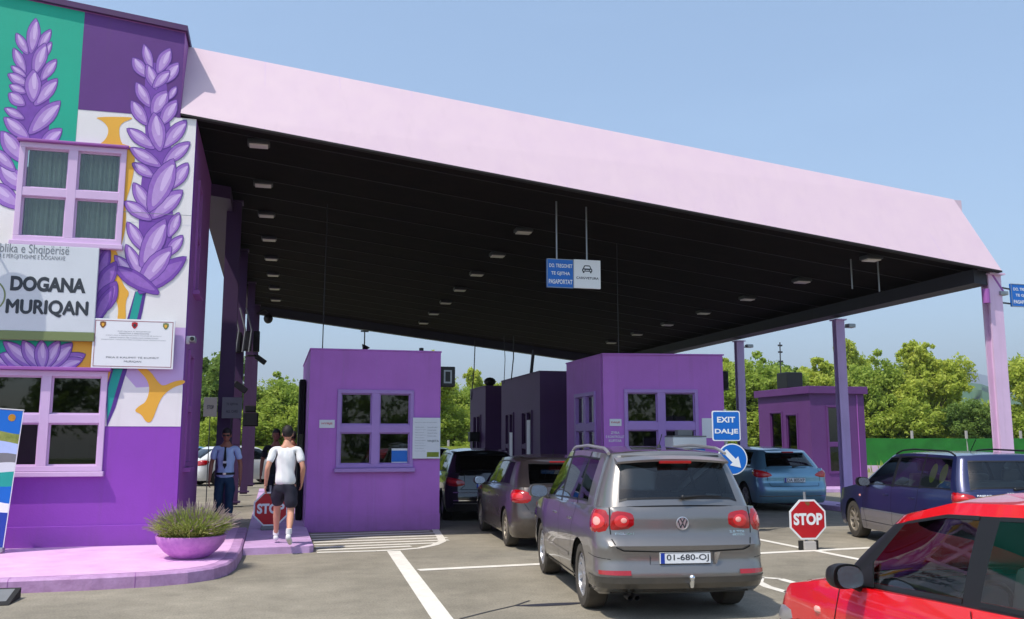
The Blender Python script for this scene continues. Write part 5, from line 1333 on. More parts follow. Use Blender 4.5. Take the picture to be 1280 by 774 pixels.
m.add(vs, [(4 * i + a, 4 * i + 4 + a, 4 * i + 4 + (a + 1) % 4, 4 * i + (a + 1) % 4) for i in range(12) for a in range(4)] + [(0, 1, 2, 3), (48, 49, 50, 51)])
m.build('roof_spoiler', 'paint_grey', t, smooth=True)
m = MB(); m.bbox(-.17, .17, -1.935, -1.90, 1.535, 1.565, .005); m.build('brake_light', 'tail_red', t)
rails(t, 'alloy', .64, -1.65, .35, lambda y: interp(c.zr, y) + .02, .045, .018)
m = MB(); m.lathe([(.03, 0), (.02, .03), (.012, .04)], 12, (.0, -1.35, 1.69)); m.tube([(0, -1.35, 1.72), (0, -1.47, 1.84)], .005, 6); m.build('aerial', 'black_plastic', t)
mirror(t, c, 1.0, .83, 1.12, 'paint_grey', sc=1.1)
handles(t, c, (-.72, .18), .90, 'paint_grey')
m = MB(); m.tube([(.02, -2.1, .36), (.02, -2.30, .36), (.02, -2.31, .42)], .022, 10); m.ball((.02, -2.31, .44), .03, 14); m.build('tow_hitch', 'chrome', t, smooth=True)
m = MB()
for x in (-.50, -.57): m.lathe([(.026, -2.17), (.026, -2.0), (.0, -2.0)], 16, (x, 0, .235), 'y', None, False); m.sep()
m.build('exhaust_pipe', 'black_plastic', t, smooth=True)
for s in (1, -1):
    m = MB(); c.patch(m, [(1.62, .70), (1.62, .86), (1.95, .82), (2.12, .70)], .02, s, side=True); m.build('headlight', 'glass_clear', t, smooth=True)

# -------- dusty dark hatch, ahead of the SUV
L = 4.5
sed = dict(suv); sed.update(L=L, ra=-1.32, fa=1.38, wr=.315, gap=.035, tw=.2, sill=.20, rcx=.32, rcy=.42, rbow=.08, cab0=-1.75, cab1=1.05, crown=.03,
    wf=[(.15, .82), (.25, .865), (.4, .885), (.6, .89), (.8, .88), (.9, .86), (1.0, .82)],
    rf=[(.15, .2), (.25, .05), (.4, 0), (.55, .0), (.62, .04), (.75, .06), (.9, .09), (1.0, .14)],
    ff=[(.15, .15), (.35, .0), (.5, 0), (.6, .05), (.75, .2), (.9, .4)],
    zt=[(-L / 2, .99), (-1.7, 1.0), (-1.0, .98), (0, .94), (1.0, .92), (1.3, .90), (1.9, .78), (2.25, .60)],
    zr=[(-1.9, 1.34), (-1.3, 1.41), (-.5, 1.46), (.2, 1.43), (.6, 1.36)],
    keys=[(0, -2.10, 0, -1.45, 'rg', 8), (.58, -2.03, .48, -1.38, 'cr', 5), (.80, -1.62, .60, -1.15, 'b', 2), (.81, -1.42, .61, -1.05, 'g', 3), (.83, -.85, .63, -.78, 'k', 1), (.83, -.80, .63, -.74, 'g', 4), (.835, -.05, .64, -.08, 'k', 2), (.835, .04, .64, .0, 'g', 5), (.82, 1.15, .62, .32, 'cf', 4), (.68, 1.40, .52, .46, 'wg', 8), (0, 1.52, 0, .56, 'e', 1)],
    v0=.08, v1=.90, rv0=.08, rv1=.9, rcrown=.05, paint='paint_brown', roofpaint='paint_brown', sglass='glass_tint', rglass='glass_tint', seat='seat_cloth')
h = R(3.8)
t, c = car('dusty dark hatchback queueing just ahead of the grey SUV', sed, (4.56, 15.7), h, wheels=(10, 'rubber_dusty', 'alloy_dusty'), scale=.955)
def tails(t, c, pa, pb=None, inner=True, mt='tail_red'):
    for s in (1, -1):
        m = MB(); c.patch(m, [(s * a, z) for a, z in pa], .02); o = m.build('tail_light', mt, t, smooth=True)
        if inner:
            cx = sum(a for a, _ in pa) / len(pa); cz = sum(z for _, z in pa) / len(pa)
            m = MB(); c.patch(m, [(s * (cx + (a - cx) * .5), cz + (z - cz) * .45) for a, z in pa], .028, edge=.019); m.build('lens', 'tail_bright', o, smooth=True)
        if pb:
            m = MB(); c.patch(m, [(s * a, z) for a, z in pb], .018); m.build('tail_light', mt, t, smooth=True)
tails(t, c, [(.60, .76), (.58, .90), (.75, .96), (1.0, .95), (1.12, .90), (1.05, .78), (.8, .74)])
m = MB(); c.ribbon(m, [(-.70, 1.0), (-.70, .74), (-.60, .60), (.60, .60), (.70, .74), (.70, 1.0)], .01)
for s in (1, -1):
    for seg in ([(-.03, .93), (-.03, .4), (-.06, .26)], [(-.95, .97), (-.85, .7), (-.78, .5)], [(1.02, .92), (1.0, .5), (.95, .27)], [(-.85, .25), (.95, .25)]): c.ribbon(m, seg, .007, sgn=s, side=True)
m.build('panel_gap', 'black_matte', t, fix=False)
plate(t, c, 'AA-418-KR', .72); wiper(t, (0, -2.10, 1.03), (.38, -2.04, 1.07)); mirror(t, c, .97, .86, 1.0, 'paint_brown'); handles(t, c, (-.62, .25), .80, 'paint_brown')
m = MB(); m.bbox(-.16, .16, -1.62, -1.56, 1.375, 1.40, .005); m.build('brake_light', 'tail_red', t)
m = MB(); m.tube([(0, -1.15, 1.46), (0, -1.23, 1.60)], .006, 6); m.build('aerial', 'black_plastic', t)
m = MB(); c.ribbon(m, [(-.5, .42), (.5, .42)], .03, .004); m.build('bumper_trim', 'chrome', t, fix=False)

# -------- black saloon at the booth
blk = dict(sed); blk.update(paint='paint_black', roofpaint='paint_black', sglass='glass_dark', rglass='glass_dark', tr=.05)
h = R(3)
t, c = car('black saloon with a shiny boot stopped beside the first booth window', blk, place((-.88, -2.2), (3.52, 18.9), h), h, wheels=(7, 'rubber', 'alloy'))
tails(t, c, [(.50, .74), (.50, .84), (.75, .90), (1.0, .92), (1.1, .88), (1.0, .76), (.75, .72)])
m = MB()
for z in (.60, .44, .38): c.ribbon(m, [(-.75, z), (.75, z)], .018, .004)
m.build('bumper_trim', 'chrome', t, fix=False)
m = MB(); c.ribbon(m, [(-.50, 1.0), (-.50, .74), (-.60, .66), (.60, .66), (.50, .74), (.50, 1.0)], .01); m.build('panel_gap', 'black_matte', t, fix=False)
plate(t, c, '01-257-HB', .75); mirror(t, c, .97, .86, 1.0, 'paint_black'); handles(t, c, (-.62, .25), .80, 'paint_black')
# -------- car further up the same lane and one beyond the walkway
far = dict(sed); far.update(paint='paint_brown', roofpaint='paint_brown')
t, c = car('dark car far up the lane, only roof and red rear lights showing beside first booth', far, (4.6, 28.5), R(2))
tails(t, c, [(.45, .90), (.45, .98), (.75, 1.0), (1.0, .97), (1.1, .92), (1.0, .84), (.75, .82)]); plate(t, c, 'DR-331-ML', .72); mirror(t, c, .97, .86, 1.0, 'paint_brown')
far2 = dict(sed); far2.update(paint='paint_white', roofpaint='paint_white')
x_, y_ = ground(322, 600); t, c = car('white car parked far beyond the walkway between officer and man', far2, (x_ - .6, 38), R(60))
tails(t, c, [(.60, .76), (.58, .90), (.75, .96), (1.0, .95), (1.12, .90), (1.05, .78), (.8, .74)], None, False); plate(t, c, 'SH-902-AB', .72); mirror(t, c, .97, .86, 1.0, 'paint_white')
far3 = dict(sed); far3.update(paint='paint_sky', roofpaint='paint_sky')
t, c = car('bluish car far behind the officer at the end of the left lane', far3, (-3.2, 40), R(75))
tails(t, c, [(.60, .76), (.58, .90), (.75, .96), (1.0, .95), (1.12, .90), (1.05, .78), (.8, .74)], None, False); plate(t, c, 'TR-118-CD', .72); mirror(t, c, .97, .86, 1.0, 'paint_sky')

# -------- light blue estate under the canopy
L = 4.8
est = dict(sed); est.update(L=L, ra=-1.42, fa=1.42, wr=.33, cab0=-2.1, cab1=1.1, rcx=.34, rcy=.42, rbow=.12,
    wf=[(.15, .84), (.25, .885), (.4, .91), (.6, .92), (.8, .91), (.92, .89), (1.02, .85)],
    rf=[(.15, .25), (.25, .08), (.4, .02), (.5, .0), (.6, .03), (.68, .10), (.8, .09), (.92, .12), (1.0, .17)],
    zt=[(-L / 2, 1.01), (-1.7, 1.01), (-1.0, .99), (0, .95), (1.1, .92), (1.4, .91), (2.0, .80), (2.4, .62)],
    zr=[(-2.2, 1.36), (-1.6, 1.43), (-.5, 1.48), (.2, 1.45), (.6, 1.38)],
    keys=[(0, -2.22, 0, -1.80, 'rg', 8), (.60, -2.12, .47, -1.73, 'cr', 5), (.82, -1.80, .60, -1.55, 'b', 2), (.83, -1.65, .62, -1.45, 'g', 3), (.85, -1.0, .64, -.98, 'k', 1), (.85, -.94, .64, -.92, 'g', 4), (.855, -.05, .65, -.08, 'k', 2), (.855, .04, .65, .0, 'g', 5), (.84, 1.25, .63, .38, 'cf', 4), (.70, 1.50, .54, .50, 'wg', 8), (0, 1.62, 0, .62, 'e', 1)],
    rv0=.10, rv1=.86, paint='paint_sky', roofpaint='paint_sky', sglass='glass_dark', rglass='glass_dark')
h = R(6)
t, c = car('light blue estate car with slanted pinkish rear lights in front of the purple kiosk', est, place((0, -2.38), (12.05, 19.6), h), h, wheels=(7, 'rubber', 'alloy'))
tails(t, c, [(.52, .84), (.60, .91), (.80, .97), (1.02, .99), (1.12, .95), (1.06, .84), (.9, .80), (.7, .80)], mt='tail_bright')
m = MB(); c.ribbon(m, [(-.66, 1.02), (-.66, .74), (-.60, .60), (.60, .60), (.66, .74), (.66, 1.02)], .01); m.build('panel_gap', 'black_matte', t, fix=False)
plate(t, c, 'DA 805XP', .74, y=c.pt(0, .74).y); m = MB(); m.bbox(-.14, .14, -2.0, -1.93, 1.375, 1.41, .005); m.build('brake_light', 'tail_red', t)
mirror(t, c, 1.0, .95, 1.02, 'paint_sky'); handles(t, c, (-.65, .25), .82, 'paint_sky'); wiper(t, (0, -2.24, 1.05), (.4, -2.17, 1.07))
m = MB(); c.ribbon(m, [(-.9, .37), (.9, .37)], .02, .004); m.build('bumper_trim', 'chrome', t, fix=False)
m = MB(); vs = []
for x in np.linspace(-.5, .5, 9): yb = -1.83 + .07 * (x / .5) ** 2; vs += [(x, yb - .14, 1.385), (x, yb + .02, 1.425), (x, yb + .02, 1.38)]
m.add(vs, [(3 * i + a, 3 * i + 3 + a, 3 * i + 3 + (a + 1) % 3, 3 * i + (a + 1) % 3) for i in range(8) for a in range(3)]); m.build('roof_spoiler', 'paint_sky', t, smooth=True)

# -------- dark blue estate on the right
L = 4.68
nav = dict(sed); nav.update(L=L, ra=-1.30, fa=1.40, wr=.315, gap=.045, tw=.2, cab0=-2.1, cab1=.95, rcx=.26, rcy=.30, rbow=.06,
    wf=[(.15, .82), (.25, .855), (.4, .87), (.6, .875), (.8, .865), (.9, .85), (1.0, .82)],
    rf=[(.15, .2), (.25, .03), (.4, 0), (.52, .0), (.56, .05), (.75, .07), (.9, .09), (1.0, .14)],
    zt=[(-L / 2, .96), (-1.7, .96), (-1.0, .95), (0, .93), (.95, .92), (1.2, .92), (2.0, .80), (2.34, .62)],
    zr=[(-2.2, 1.42), (-1.6, 1.45), (-.5, 1.47), (.1, 1.44), (.5, 1.38)],
    keys=[(0, -2.20, 0, -1.92, 'rg', 8), (.64, -2.14, .52, -1.88, 'cr', 5), (.81, -1.98, .63, -1.78, 'b', 2), (.815, -1.93, .635, -1.73, 'g', 4), (.83, -1.06, .65, -1.02, 'k', 1), (.83, -1.01, .65, -.97, 'g', 4), (.835, -.20, .655, -.20, 'k', 2), (.835, -.10, .655, -.12, 'g', 5), (.82, .98, .63, .15, 'cf', 4), (.68, 1.22, .54, .30, 'wg', 8), (0, 1.32, 0, .40, 'e', 1)],
    rv0=.06, rv1=.88, v0=.05, v1=.92, rcrown=.035, paint='paint_navy', roofpaint='paint_navy', sglass='glass_clear', rglass='glass_clear', seat='seat_pale', trim='seat_pale')
h = R(12.5)
t, c = car('dark blue estate car with black roof rails and grey lower doors on the right', nav, place((-.86, 1.40), (9.88, 14.3), h), h, wheels=(8, 'rubber_dusty', 'alloy_dusty'))
tails(t, c, [(.62, .80), (.60, .90), (.80, .95), (.96, .95), (1.0, .88), (.96, .78)])
m = MB()
for s in (1, -1):
    for z0, z1 in ((.20, .30), (.30, .42), (.42, .52)):
        ya = c.fa - (c.wr + c.gap); yb = c.ra + (c.wr + c.gap)
        n = 8
        for i in range(n):
            a = yb + .02 + (ya - yb - .04) * i / n; b = yb + .02 + (ya - yb - .04) * (i + 1) / n
            m.quad(*[c.pt(c.s_of_y(y, z), z, .006, s) for y, z in ((a, z0), (b, z0), (b, z1), (a, z1))])
    m.sep()
m.build('lower_cladding', 'cladding_grey', t, fix=False)
m = MB()
for s in (1, -1):
    for seg in ([(-.15, .92), (-.15, .4), (-.18, .21)], [(-1.02, .94), (-1.02, .75), (-.92, .55), (-.90, .4)], [(.90, .91), (.90, .5), (.88, .21)], [(-.9, .335), (1.0, .335)]): c.ribbon(m, seg, .008, .008, s, True)
m.build('panel_gap', 'black_matte', t, fix=False)
m = MB()
for s in (1, -1): c.ribbon(m, [(-.95, .53), (1.0, .53)], .02, .007, s, True)
m.build('side_trim', 'galvanised', t, fix=False)
rails(t, 'black_plastic', .62, -1.75, .1, lambda y: interp(c.zr, y) + .02, .05, .013)
mirror(t, c, .95, .72, .98, 'black_plastic'); handles(t, c, (-.85, .05), .80, 'paint_navy'); plate(t, c, '02-744-CK', .74); wiper(t, (-.05, -2.20, .995), (.42, -2.16, 1.02))
m = MB(); m.tube([(-.1, -1.2, 1.50), (-.1, -1.38, 1.68)], .006, 6); m.build('aerial', 'black_plastic', t)
m = MB(); c.patch(m, [(1.02, .72), (1.02, .76), (1.08, .76), (1.08, .72)], .012, 1, side=True); m.sep(); c.patch(m, [(1.02, .72), (1.02, .76), (1.08, .76), (1.08, .72)], .012, -1, side=True); m.build('side_repeater', 'tail_clear', t, fix=False)
m = MB()
for s_, a, b, z, hh in (('PASSAT', -.60, -.40, .90, .03), ('KS-LD', -.18, .06, .895, .075)): 
    vs, fs = text_mesh(s_, .03); ax = min(v.x for v in vs); bx = max(v.x for v in vs); m.add([c.pt(a + (v.x - ax) / (bx - ax) * (b - a), z + v.y * hh, .005) for v in vs], fs); m.sep()
m.build('wordmark', 'paper', t, fix=False)
# two pale green sunshades in the rear door window
m = MB()
for yc in (-1.32, -1.62):
    m.sep()
    M = Matrix.Translation((-.735, yc, 1.19)) @ Matrix.Rotation(R(22), 4, 'Y') @ Matrix.Rotation(R(-12), 4, 'X'); m.lathe([(0, 0), (.11, 0), (.115, .004), (0, .005)], 24, M=M @ Matrix.Diagonal((1.15, .85, 1, 1)) @ Matrix.Rotation(PI / 2, 4, 'Y') if False else Matrix.Translation((-.742, yc, 1.19)) @ Matrix.Rotation(R(21), 4, 'Y') @ Matrix.Rotation(PI / 2, 4, 'Y') @ Matrix.Diagonal((1.3, .85, 1, 1)))
so_ = m.build('sun_shade', 'leaf_bright', t)

# -------- red hatchback at the right edge, close
L = 4.0
red = dict(sed); red.update(L=L, ra=-1.18, fa=1.30, wr=.30, gap=.04, tw=.19, sill=.2, cab0=-1.6, cab1=1.0, rcx=.3, rcy=.35, fcx=.42, fcy=.55, rbow=.08, fbow=.2, pf=.6, tf=.10, crown=.05,
    wf=[(.15, .78), (.25, .825), (.4, .85), (.6, .855), (.75, .86), (.86, .845), (.95, .82), (1.0, .79)],
    zt=[(-L / 2, 1.0), (-1.2, .99), (0, .955), (.75, .925), (1.05, .915), (1.5, .83), (1.8, .71), (2.0, .56)],
    ff=[(.15, .15), (.35, .0), (.5, 0), (.6, .05), (.75, .22), (.9, .42)],
    zr=[(-1.8, 1.34), (-1.3, 1.40), (-.5, 1.455), (.1, 1.43), (.55, 1.33)],
    keys=[(0, -1.86, 0, -1.50, 'rg', 8), (.58, -1.80, .46, -1.42, 'cr', 5), (.78, -1.45, .58, -1.20, 'b', 2), (.79, -1.30, .59, -1.16, 'g', 5), (.805, -.26, .63, -.27, 'k', 2), (.805, -.14, .63, -.13, 'g', 10), (.80, .74, .62, .42, 'cf', 4), (.70, 1.02, .52, .62, 'wg', 8), (0, 1.16, 0, .74, 'e', 1)],
    v0=.05, v1=.88, rv0=.08, rv1=.9, rcrown=.05, paint='paint_red', roofpaint='paint_red', sglass='glass_clear', rglass='glass_clear', black_frame=True, seat='seat_pale', trim='seat_pale')
h = R(2.0)
RL_ = (3.82, 3.75)
t, c = car('bright red hatchback cut off by the right edge, nearest to the viewer', red, RL_, h, wheels=(7, 'rubber', 'alloy'), scale=.945)
tails(t, c, [(.60, .76), (.58, .90), (.75, .96), (1.0, .95), (1.02, .90), (1.0, .78), (.8, .74)])
mirror(t, c, .95, .62, 1.0, 'black_plastic', 'chrome', .88)
m = MB()
for s in (1, -1):
    for seg in ([(-.22, .95), (-.22, .4), (-.25, .24)], [(.86, .915), (.90, .7), (.88, .4), (.84, .25)], [(-.8, .24), (.9, .24)]): c.ribbon(m, seg, .008, sgn=s, side=True)
m.build('panel_gap', 'black_matte', t, fix=False)
handles(t, c, (-.05,), .80, 'paint_red'); plate(t, c, '01-993-GE', .72)
m = MB(); c.patch(m, [(1.05, .72), (1.05, .76), (1.12, .76), (1.12, .72)], .015, -1, side=True); m.sep(); c.patch(m, [(1.05, .72), (1.05, .76), (1.12, .76), (1.12, .72)], .015, 1, side=True); m.build('side_repeater', 'tail_clear', t, fix=False)
for s in (1, -1):
    m = MB(); c.patch(m, [(1.42, .60), (1.45, .70), (1.75, .66), (1.85, .56)], .01, s, side=True); m.build('headlight', 'alloy', t, smooth=True)
# black mirror triangle at the foot of the front pillar, door seals
m = MB()
for s in (1, -1):
    q = [(s * .812, .56, .945), (s * .812, .78, .93), (s * .775, .60, 1.08)]; o_ = Vector((s * .006, 0, 0)); m.add([Vector(p) + o_ for p in q] + [Vector(p) - o_ for p in q], [(0, 1, 2), (3, 4, 5), (0, 1, 4, 3), (1, 2, 5, 4), (2, 0, 3, 5)]); m.sep()
m.build('mirror_triangle', 'black_plastic', t)
# ================================================================== PEOPLE
def skin_mesh(chain, edges, root=0, sub=2):
    """chain: [(x,y,z,r)] joints, edges between them -> smooth limb surface as vertex/face lists"""
    me = bpy.data.meshes.new('s'); me.from_pydata([c[:3] for c in chain], edges, []); o = bpy.data.objects.new('s', me); COL.objects.link(o)
    sk = o.modifiers.new('skin', 'SKIN'); sk.use_smooth_shade = True
    sv = me.skin_vertices[0].data
    for i, c in enumerate(chain):
        r = c[3]; sv[i].radius = (r, r) if not isinstance(r, tuple) else r
        sv[i].use_root = (i == root)
    sb = o.modifiers.new('sub', 'SUBSURF'); sb.levels = sub; sb.render_levels = sub
    dg = bpy.context.evaluated_depsgraph_get(); ev = bpy.data.meshes.new_from_object(o.evaluated_get(dg))
    vs = [v.co.copy() for v in ev.vertices]; fs = [tuple(p.vertices) for p in ev.polygons]
    bpy.data.objects.remove(o); bpy.data.meshes.remove(me); bpy.data.meshes.remove(ev)
    return vs, fs
def fold(vs, amp):
    out = []
    for v in vs:
        a = math.atan2(v.y, v.x); k = math.sin(a * 7 + v.z * 9) * .5 + math.sin(v.z * 34 + a * 3) * .35 + math.sin(v.x * 40 + v.z * 22) * .3
        r = Vector((v.x, v.y, 0)); r = r.normalized() if r.length > 1e-4 else Vector((0, 0, 0)); out.append(v + r * amp * k)
    return out
def person(label, loc, rz, P, skin='skin', top='tee_white', legs='shorts_navy', shoe='shoe_white', hair='hair', shorts=True, socks=True, extras=None, group=None, scale=1.0):
    t = thing('person', label, 'person', loc, rz, group)
    if scale != 1.0: t.scale = (scale,) * 3
    # P: joint dict (local, facing +Y): hip, chest, neck, head, shL elL wrL, kneL ankL toeL ...
    V = Vector
    b = MB()
    hp, ch, nk, hd = V(P['hip']), V(P['chest']), V(P['neck']), V(P['head'])
    chain = [(*hp, (.11, .085)), (*(hp.lerp(ch, .5)), (.10, .078)), (*ch, (.115, .085)), (*(ch.lerp(nk, .62)), (.085, .07)), (*nk, .056), (*(nk.lerp(hd, .55)), .058)]
    edges = [(0, 1), (1, 2), (2, 3), (3, 4), (4, 5)]
    def limb(pts, rs, frm):
        k = frm
        for p, r in zip(pts, rs): chain.append((*p, r)); edges.append((k, len(chain) - 1)); k = len(chain) - 1
    for s in 'LR':
        sh, el, wr = V(P['sh' + s]), V(P['el' + s]), V(P['wr' + s])
        limb([sh, sh.lerp(el, .5), el, el.lerp(wr, .35), wr, wr + (wr - el).normalized() * .05], [.045, .046, .04, .040, .026, .027], 3)
        hj, kn, an = V(P['hj' + s]), V(P['kn' + s]), V(P['an' + s])
        limb([hj, hj.lerp(kn, .5), kn, kn.lerp(an, .3), kn.lerp(an, .7), an], [.070, .068, .055, .060, .042, .037], 0)
    vs, fs = skin_mesh(chain, edges); b.add(vs, fs)
    # head with brow, nose, chin, ears
    M = Matrix.Translation(hd) @ Matrix.Rotation(R(P.get('turn', 0)), 4, 'Z') @ Matrix.Rotation(R(P.get('nod', 0)), 4, 'X')
    b.ball((0, 0, .02), .1, 18, (.77, .96, 1.05), M); b.ball((0, .018, -.045), .07, 16, (.80, .98, 1.0), M); b.ball((0, .055, -.085), .03, 10, (.9, .8, .7), M)
    b.ball((0, .098, -.012), .02, 10, (.6, .9, 1.3), M); b.ball((0, .09, -.055), .022, 8, (1.1, .4, .3), M)
    for s in (-1, 1): b.ball((s * .078, -.005, -.005), .028, 8, (.35, .7, 1.1), M); b.ball((s * .03, .084, .012), .013, 8, (1.1, .6, .7), M)
    # hands: palm, four bent fingers, thumb
    for s in 'LR':
        el, wr = V(P['el' + s]), V(P['wr' + s]); d = (wr - el).normalized(); sg = -1 if s == 'L' else 1
        fwd = V((0, 1, 0)); fwd = (fwd - d * fwd.dot(d)).normalized(); out = d.cross(fwd).normalized()
        pc = wr + d * .065
        MM_ = Matrix((fwd, out, d)).transposed().to_4x4(); MM_.translation = pc
        b.ball((0, 0, 0), .045, 10, (.95, .38, 1.05), MM_)
        inw = V((-sg, 0, 0))
        for i, (o_, ln) in enumerate(((.030, .068), (.011, .078), (-.009, .073), (-.028, .056))):
            p0 = wr + d * .095 + fwd * o_; p1 = p0 + d * ln * .5 + inw * .006; p2 = p1 + d * ln * .38 + inw * .022
            b.tube([p0 - d * .02, p0, p1, p2], [.0095, .0095, .0085, .006], 7)
        p0 = wr + d * .035 + fwd * .032; b.tube([p0, p0 + d * .03 + fwd * .022, p0 + d * .062 + fwd * .026 + inw * .01], [.012, .011, .008], 7)
    b.build('body', skin, t, smooth=True, angle=80)
    # hair
    m = MB(); m.ball((0, -.012, .038), .106, 18, (.80, .98, 1.02), M); vs_ = m.v
    keep = MB()
    Mi = M.inverted()
    faces = []
    for f in m.f:
        c_ = sum((Mi @ V(m.v[i]) for i in f), V((0, 0, 0))) / len(f)
        if c_.z > (.062 if c_.y > .045 else (.0 if c_.y > -.0 else -.055)): faces.append(f)
    keep.v = m.v; keep.f = faces; keep.m = [0] * len(faces); keep.build('hair', hair, t, smooth=True, angle=80)
    # shirt: torso plus sleeves
    chain = [(*(hp + V((0, 0, -.11))), (.178, .138)), (*(hp + V((0, 0, .04))), (.160, .124)), (*(hp.lerp(ch, .5)), (.150, .115)), (*ch, (.172, .125)), (*(ch.lerp(nk, .60)), (.125, .098)), (*(ch.lerp(nk, .86)), (.068, .066))]
    edges = [(i, i + 1) for i in range(5)]
    for s in 'LR':
        sh, el = V(P['sh' + s]), V(P['el' + s]); limb([sh, sh.lerp(el, .45), sh.lerp(el, .74)], [.062, .062, .066], 4)
    vs, fs = skin_mesh(chain, edges, sub=3); vs = fold(vs, .010); m = MB(); m.add(vs, fs); m.build('shirt', top, t, smooth=True, angle=80)
    # shorts / trousers
    chain = [(*(hp + V((0, 0, .03))), (.155, .118)), (*(hp + V((0, 0, -.06))), (.158, .125))]; edges = [(0, 1)]
    for s in 'LR':
        hj, kn, an = V(P['hj' + s]), V(P['kn' + s]), V(P['an' + s])
        if shorts: limb([hj + V((0, 0, -.03)), hj.lerp(kn, .45), hj.lerp(kn, .86)], [.112, .112, .108], 1)
        else: limb([hj + V((0, 0, -.03)), hj.lerp(kn, .5), kn, kn.lerp(an, .5), an + V((0, 0, .02))], [.105, .092, .076, .072, .070], 1)
    vs, fs = skin_mesh(chain, edges, sub=3); vs = fold(vs, .011); m = MB(); m.add(vs, fs); m.build('shorts' if shorts else 'trousers', legs, t, smooth=True, angle=80)
    for s in 'LR':
        an, to = V(P['an' + s]), V(P['to' + s]); d = (to - an); d2 = d.normalized(); heel = an + V((0, 0, -.055)) - V((d2.x, d2.y, 0)).normalized() * .045
        vs, fs = skin_mesh([(*(an + V((0, 0, .01))), .044), (*(heel), .042), (*(heel.lerp(to, .55) + V((0, 0, .012))), .044), (*to, .036)], [(0, 1), (1, 2), (2, 3)], 0); m = MB(); m.add(vs, fs); m.build('shoe', shoe, t, smooth=True, angle=80)
    if extras: extras(t, P, M)
    return t
base = dict(hip=(0, 0, .97), chest=(0, 0, 1.27), neck=(0, -.01, 1.50), head=(0, .02, 1.665),
    shL=(-.195, 0, 1.435), elL=(-.27, -.02, 1.14), wrL=(-.27, .06, .90), shR=(.195, 0, 1.435), elR=(.27, -.02, 1.14), wrR=(.27, .06, .90),
    hjL=(-.095, 0, .88), knL=(-.10, .02, .49), anL=(-.10, -.02, .085), toL=(-.12, .14, .035), hjR=(.095, 0, .88), knR=(.10, .02, .49), anR=(.10, -.02, .085), toR=(.12, .14, .035))
p = dict(base); p.update(chest=(0, .03, 1.27), neck=(0, .05, 1.50), head=(.01, .09, 1.66), turn=-4, nod=-8, elL=(-.262, -.08, 1.15), wrL=(-.285, .02, .91), shL=(-.185, .02, 1.43), shR=(.185, .03, 1.43), elR=(.265, -.04, 1.15), wrR=(.245, .12, .94),
    knL=(-.12, .24, .53), anL=(-.13, .36, .12), toL=(-.14, .51, .05), knR=(.10, -.02, .47), anR=(.10, -.36, .20), toR=(.12, -.24, .045))
x_, y_ = ground(352, 683, .10)
def man_x(t, P, M):
    m = MB()
    for s in 'LR':
        an = Vector(P['an' + s]); m.tube([an + Vector((0, 0, .0)), an + Vector((0, .0, .075))], [.046, .044], 12)
    m.build('socks', 'shoe_white', t, smooth=True)
person('man in a white t-shirt and dark shorts walking away on the pink walkway', (x_ + .02, y_ + .15, .10), R(-4), p, extras=man_x)
p = dict(base); p.update(neck=(0, 0, 1.50), head=(.0, .035, 1.66), nod=-10, shL=(-.185, 0, 1.43), shR=(.185, 0, 1.43), elL=(-.255, -.03, 1.14), wrL=(-.27, .06, .88), elR=(.255, -.03, 1.14), wrR=(.26, .08, .88), knL=(-.1, .10, .50), anL=(-.1, .12, .095), toL=(-.12, .29, .035), knR=(.1, .02, .49), anR=(.10, -.14, .10), toR=(.12, .02, .035))
def officer_x(t, P, M):
    m = MB(); y = .128
    m.add([(-.022, y + .02, 1.455), (.022, y + .02, 1.455), (.014, y + .024, 1.42), (-.014, y + .024, 1.42), (.034, y + .022, 1.12), (-.034, y + .022, 1.12), (0, y + .022, 1.06)], [(0, 1, 2, 3), (3, 2, 4, 5), (5, 4, 6)]); m.build('tie', 'dark_cloth', t, fix=False)
    m = MB(); m.lathe([(.150, 0), (.158, .0), (.158, .04), (.150, .04)], 28, (0, 0, .955), 'z', Matrix.Diagonal((1.06, .86, 1, 1))); o = m.build('belt', 'black_plastic', t)
    m = MB(); m.bbox(-.03, .03, .133, .148, .955, .995, .004); m.build('buckle', 'chrome', o)
    m = MB(); m.bbox(-.03, .03, .158, .162, 1.16, 1.20, .002); m.build('badge', 'paper', t)
    m = MB()
    for s in (-1, 1): m.ball((s * .034, .098, .015), .026, 10, (1.05, .35, .72), M)
    m.tube([M @ Vector((-.075, .02, .018)), M @ Vector((-.06, .095, .018)), M @ Vector((.06, .095, .018)), M @ Vector((.075, .02, .018))], .005, 6); m.build('sunglasses', 'black_plastic', t, smooth=True)
    m = MB()
    for s in (-1, 1): m.bbox(s * .17 - .05, s * .17 + .05, -.03, .03, 1.495, 1.505, .003)
    m.build('shoulder_board', 'dark_cloth', t)
person('officer in a light blue short sleeved shirt, tie and sunglasses walking towards the viewer', (-.80, 17.6, .10), R(180 - 4), p, skin='skin_tan', top='shirt_blue', legs='trousers_navy', shoe='shoe_dark', shorts=False, extras=officer_x)
for (px, Y, rz, lb, tp) in ((345, 19.2, 170, 'dark clothed person in the shade just left of the head of the man in white', 'dark_cloth'), (366, 22.5, 20, 'dark clothed person in the shade beyond the man in white, right of his head', 'dark_cloth'), (375, 24.5, 190, 'person in a dark blue top deepest in the shade beside the first booth', 'trousers_navy')):
    x_, _z = onY(px, 560, Y); person(lb, (x_, Y, .10), R(rz), dict(base), skin='skin_tan', top=tp, legs='shorts_navy', shoe='shoe_dark', shorts=False)

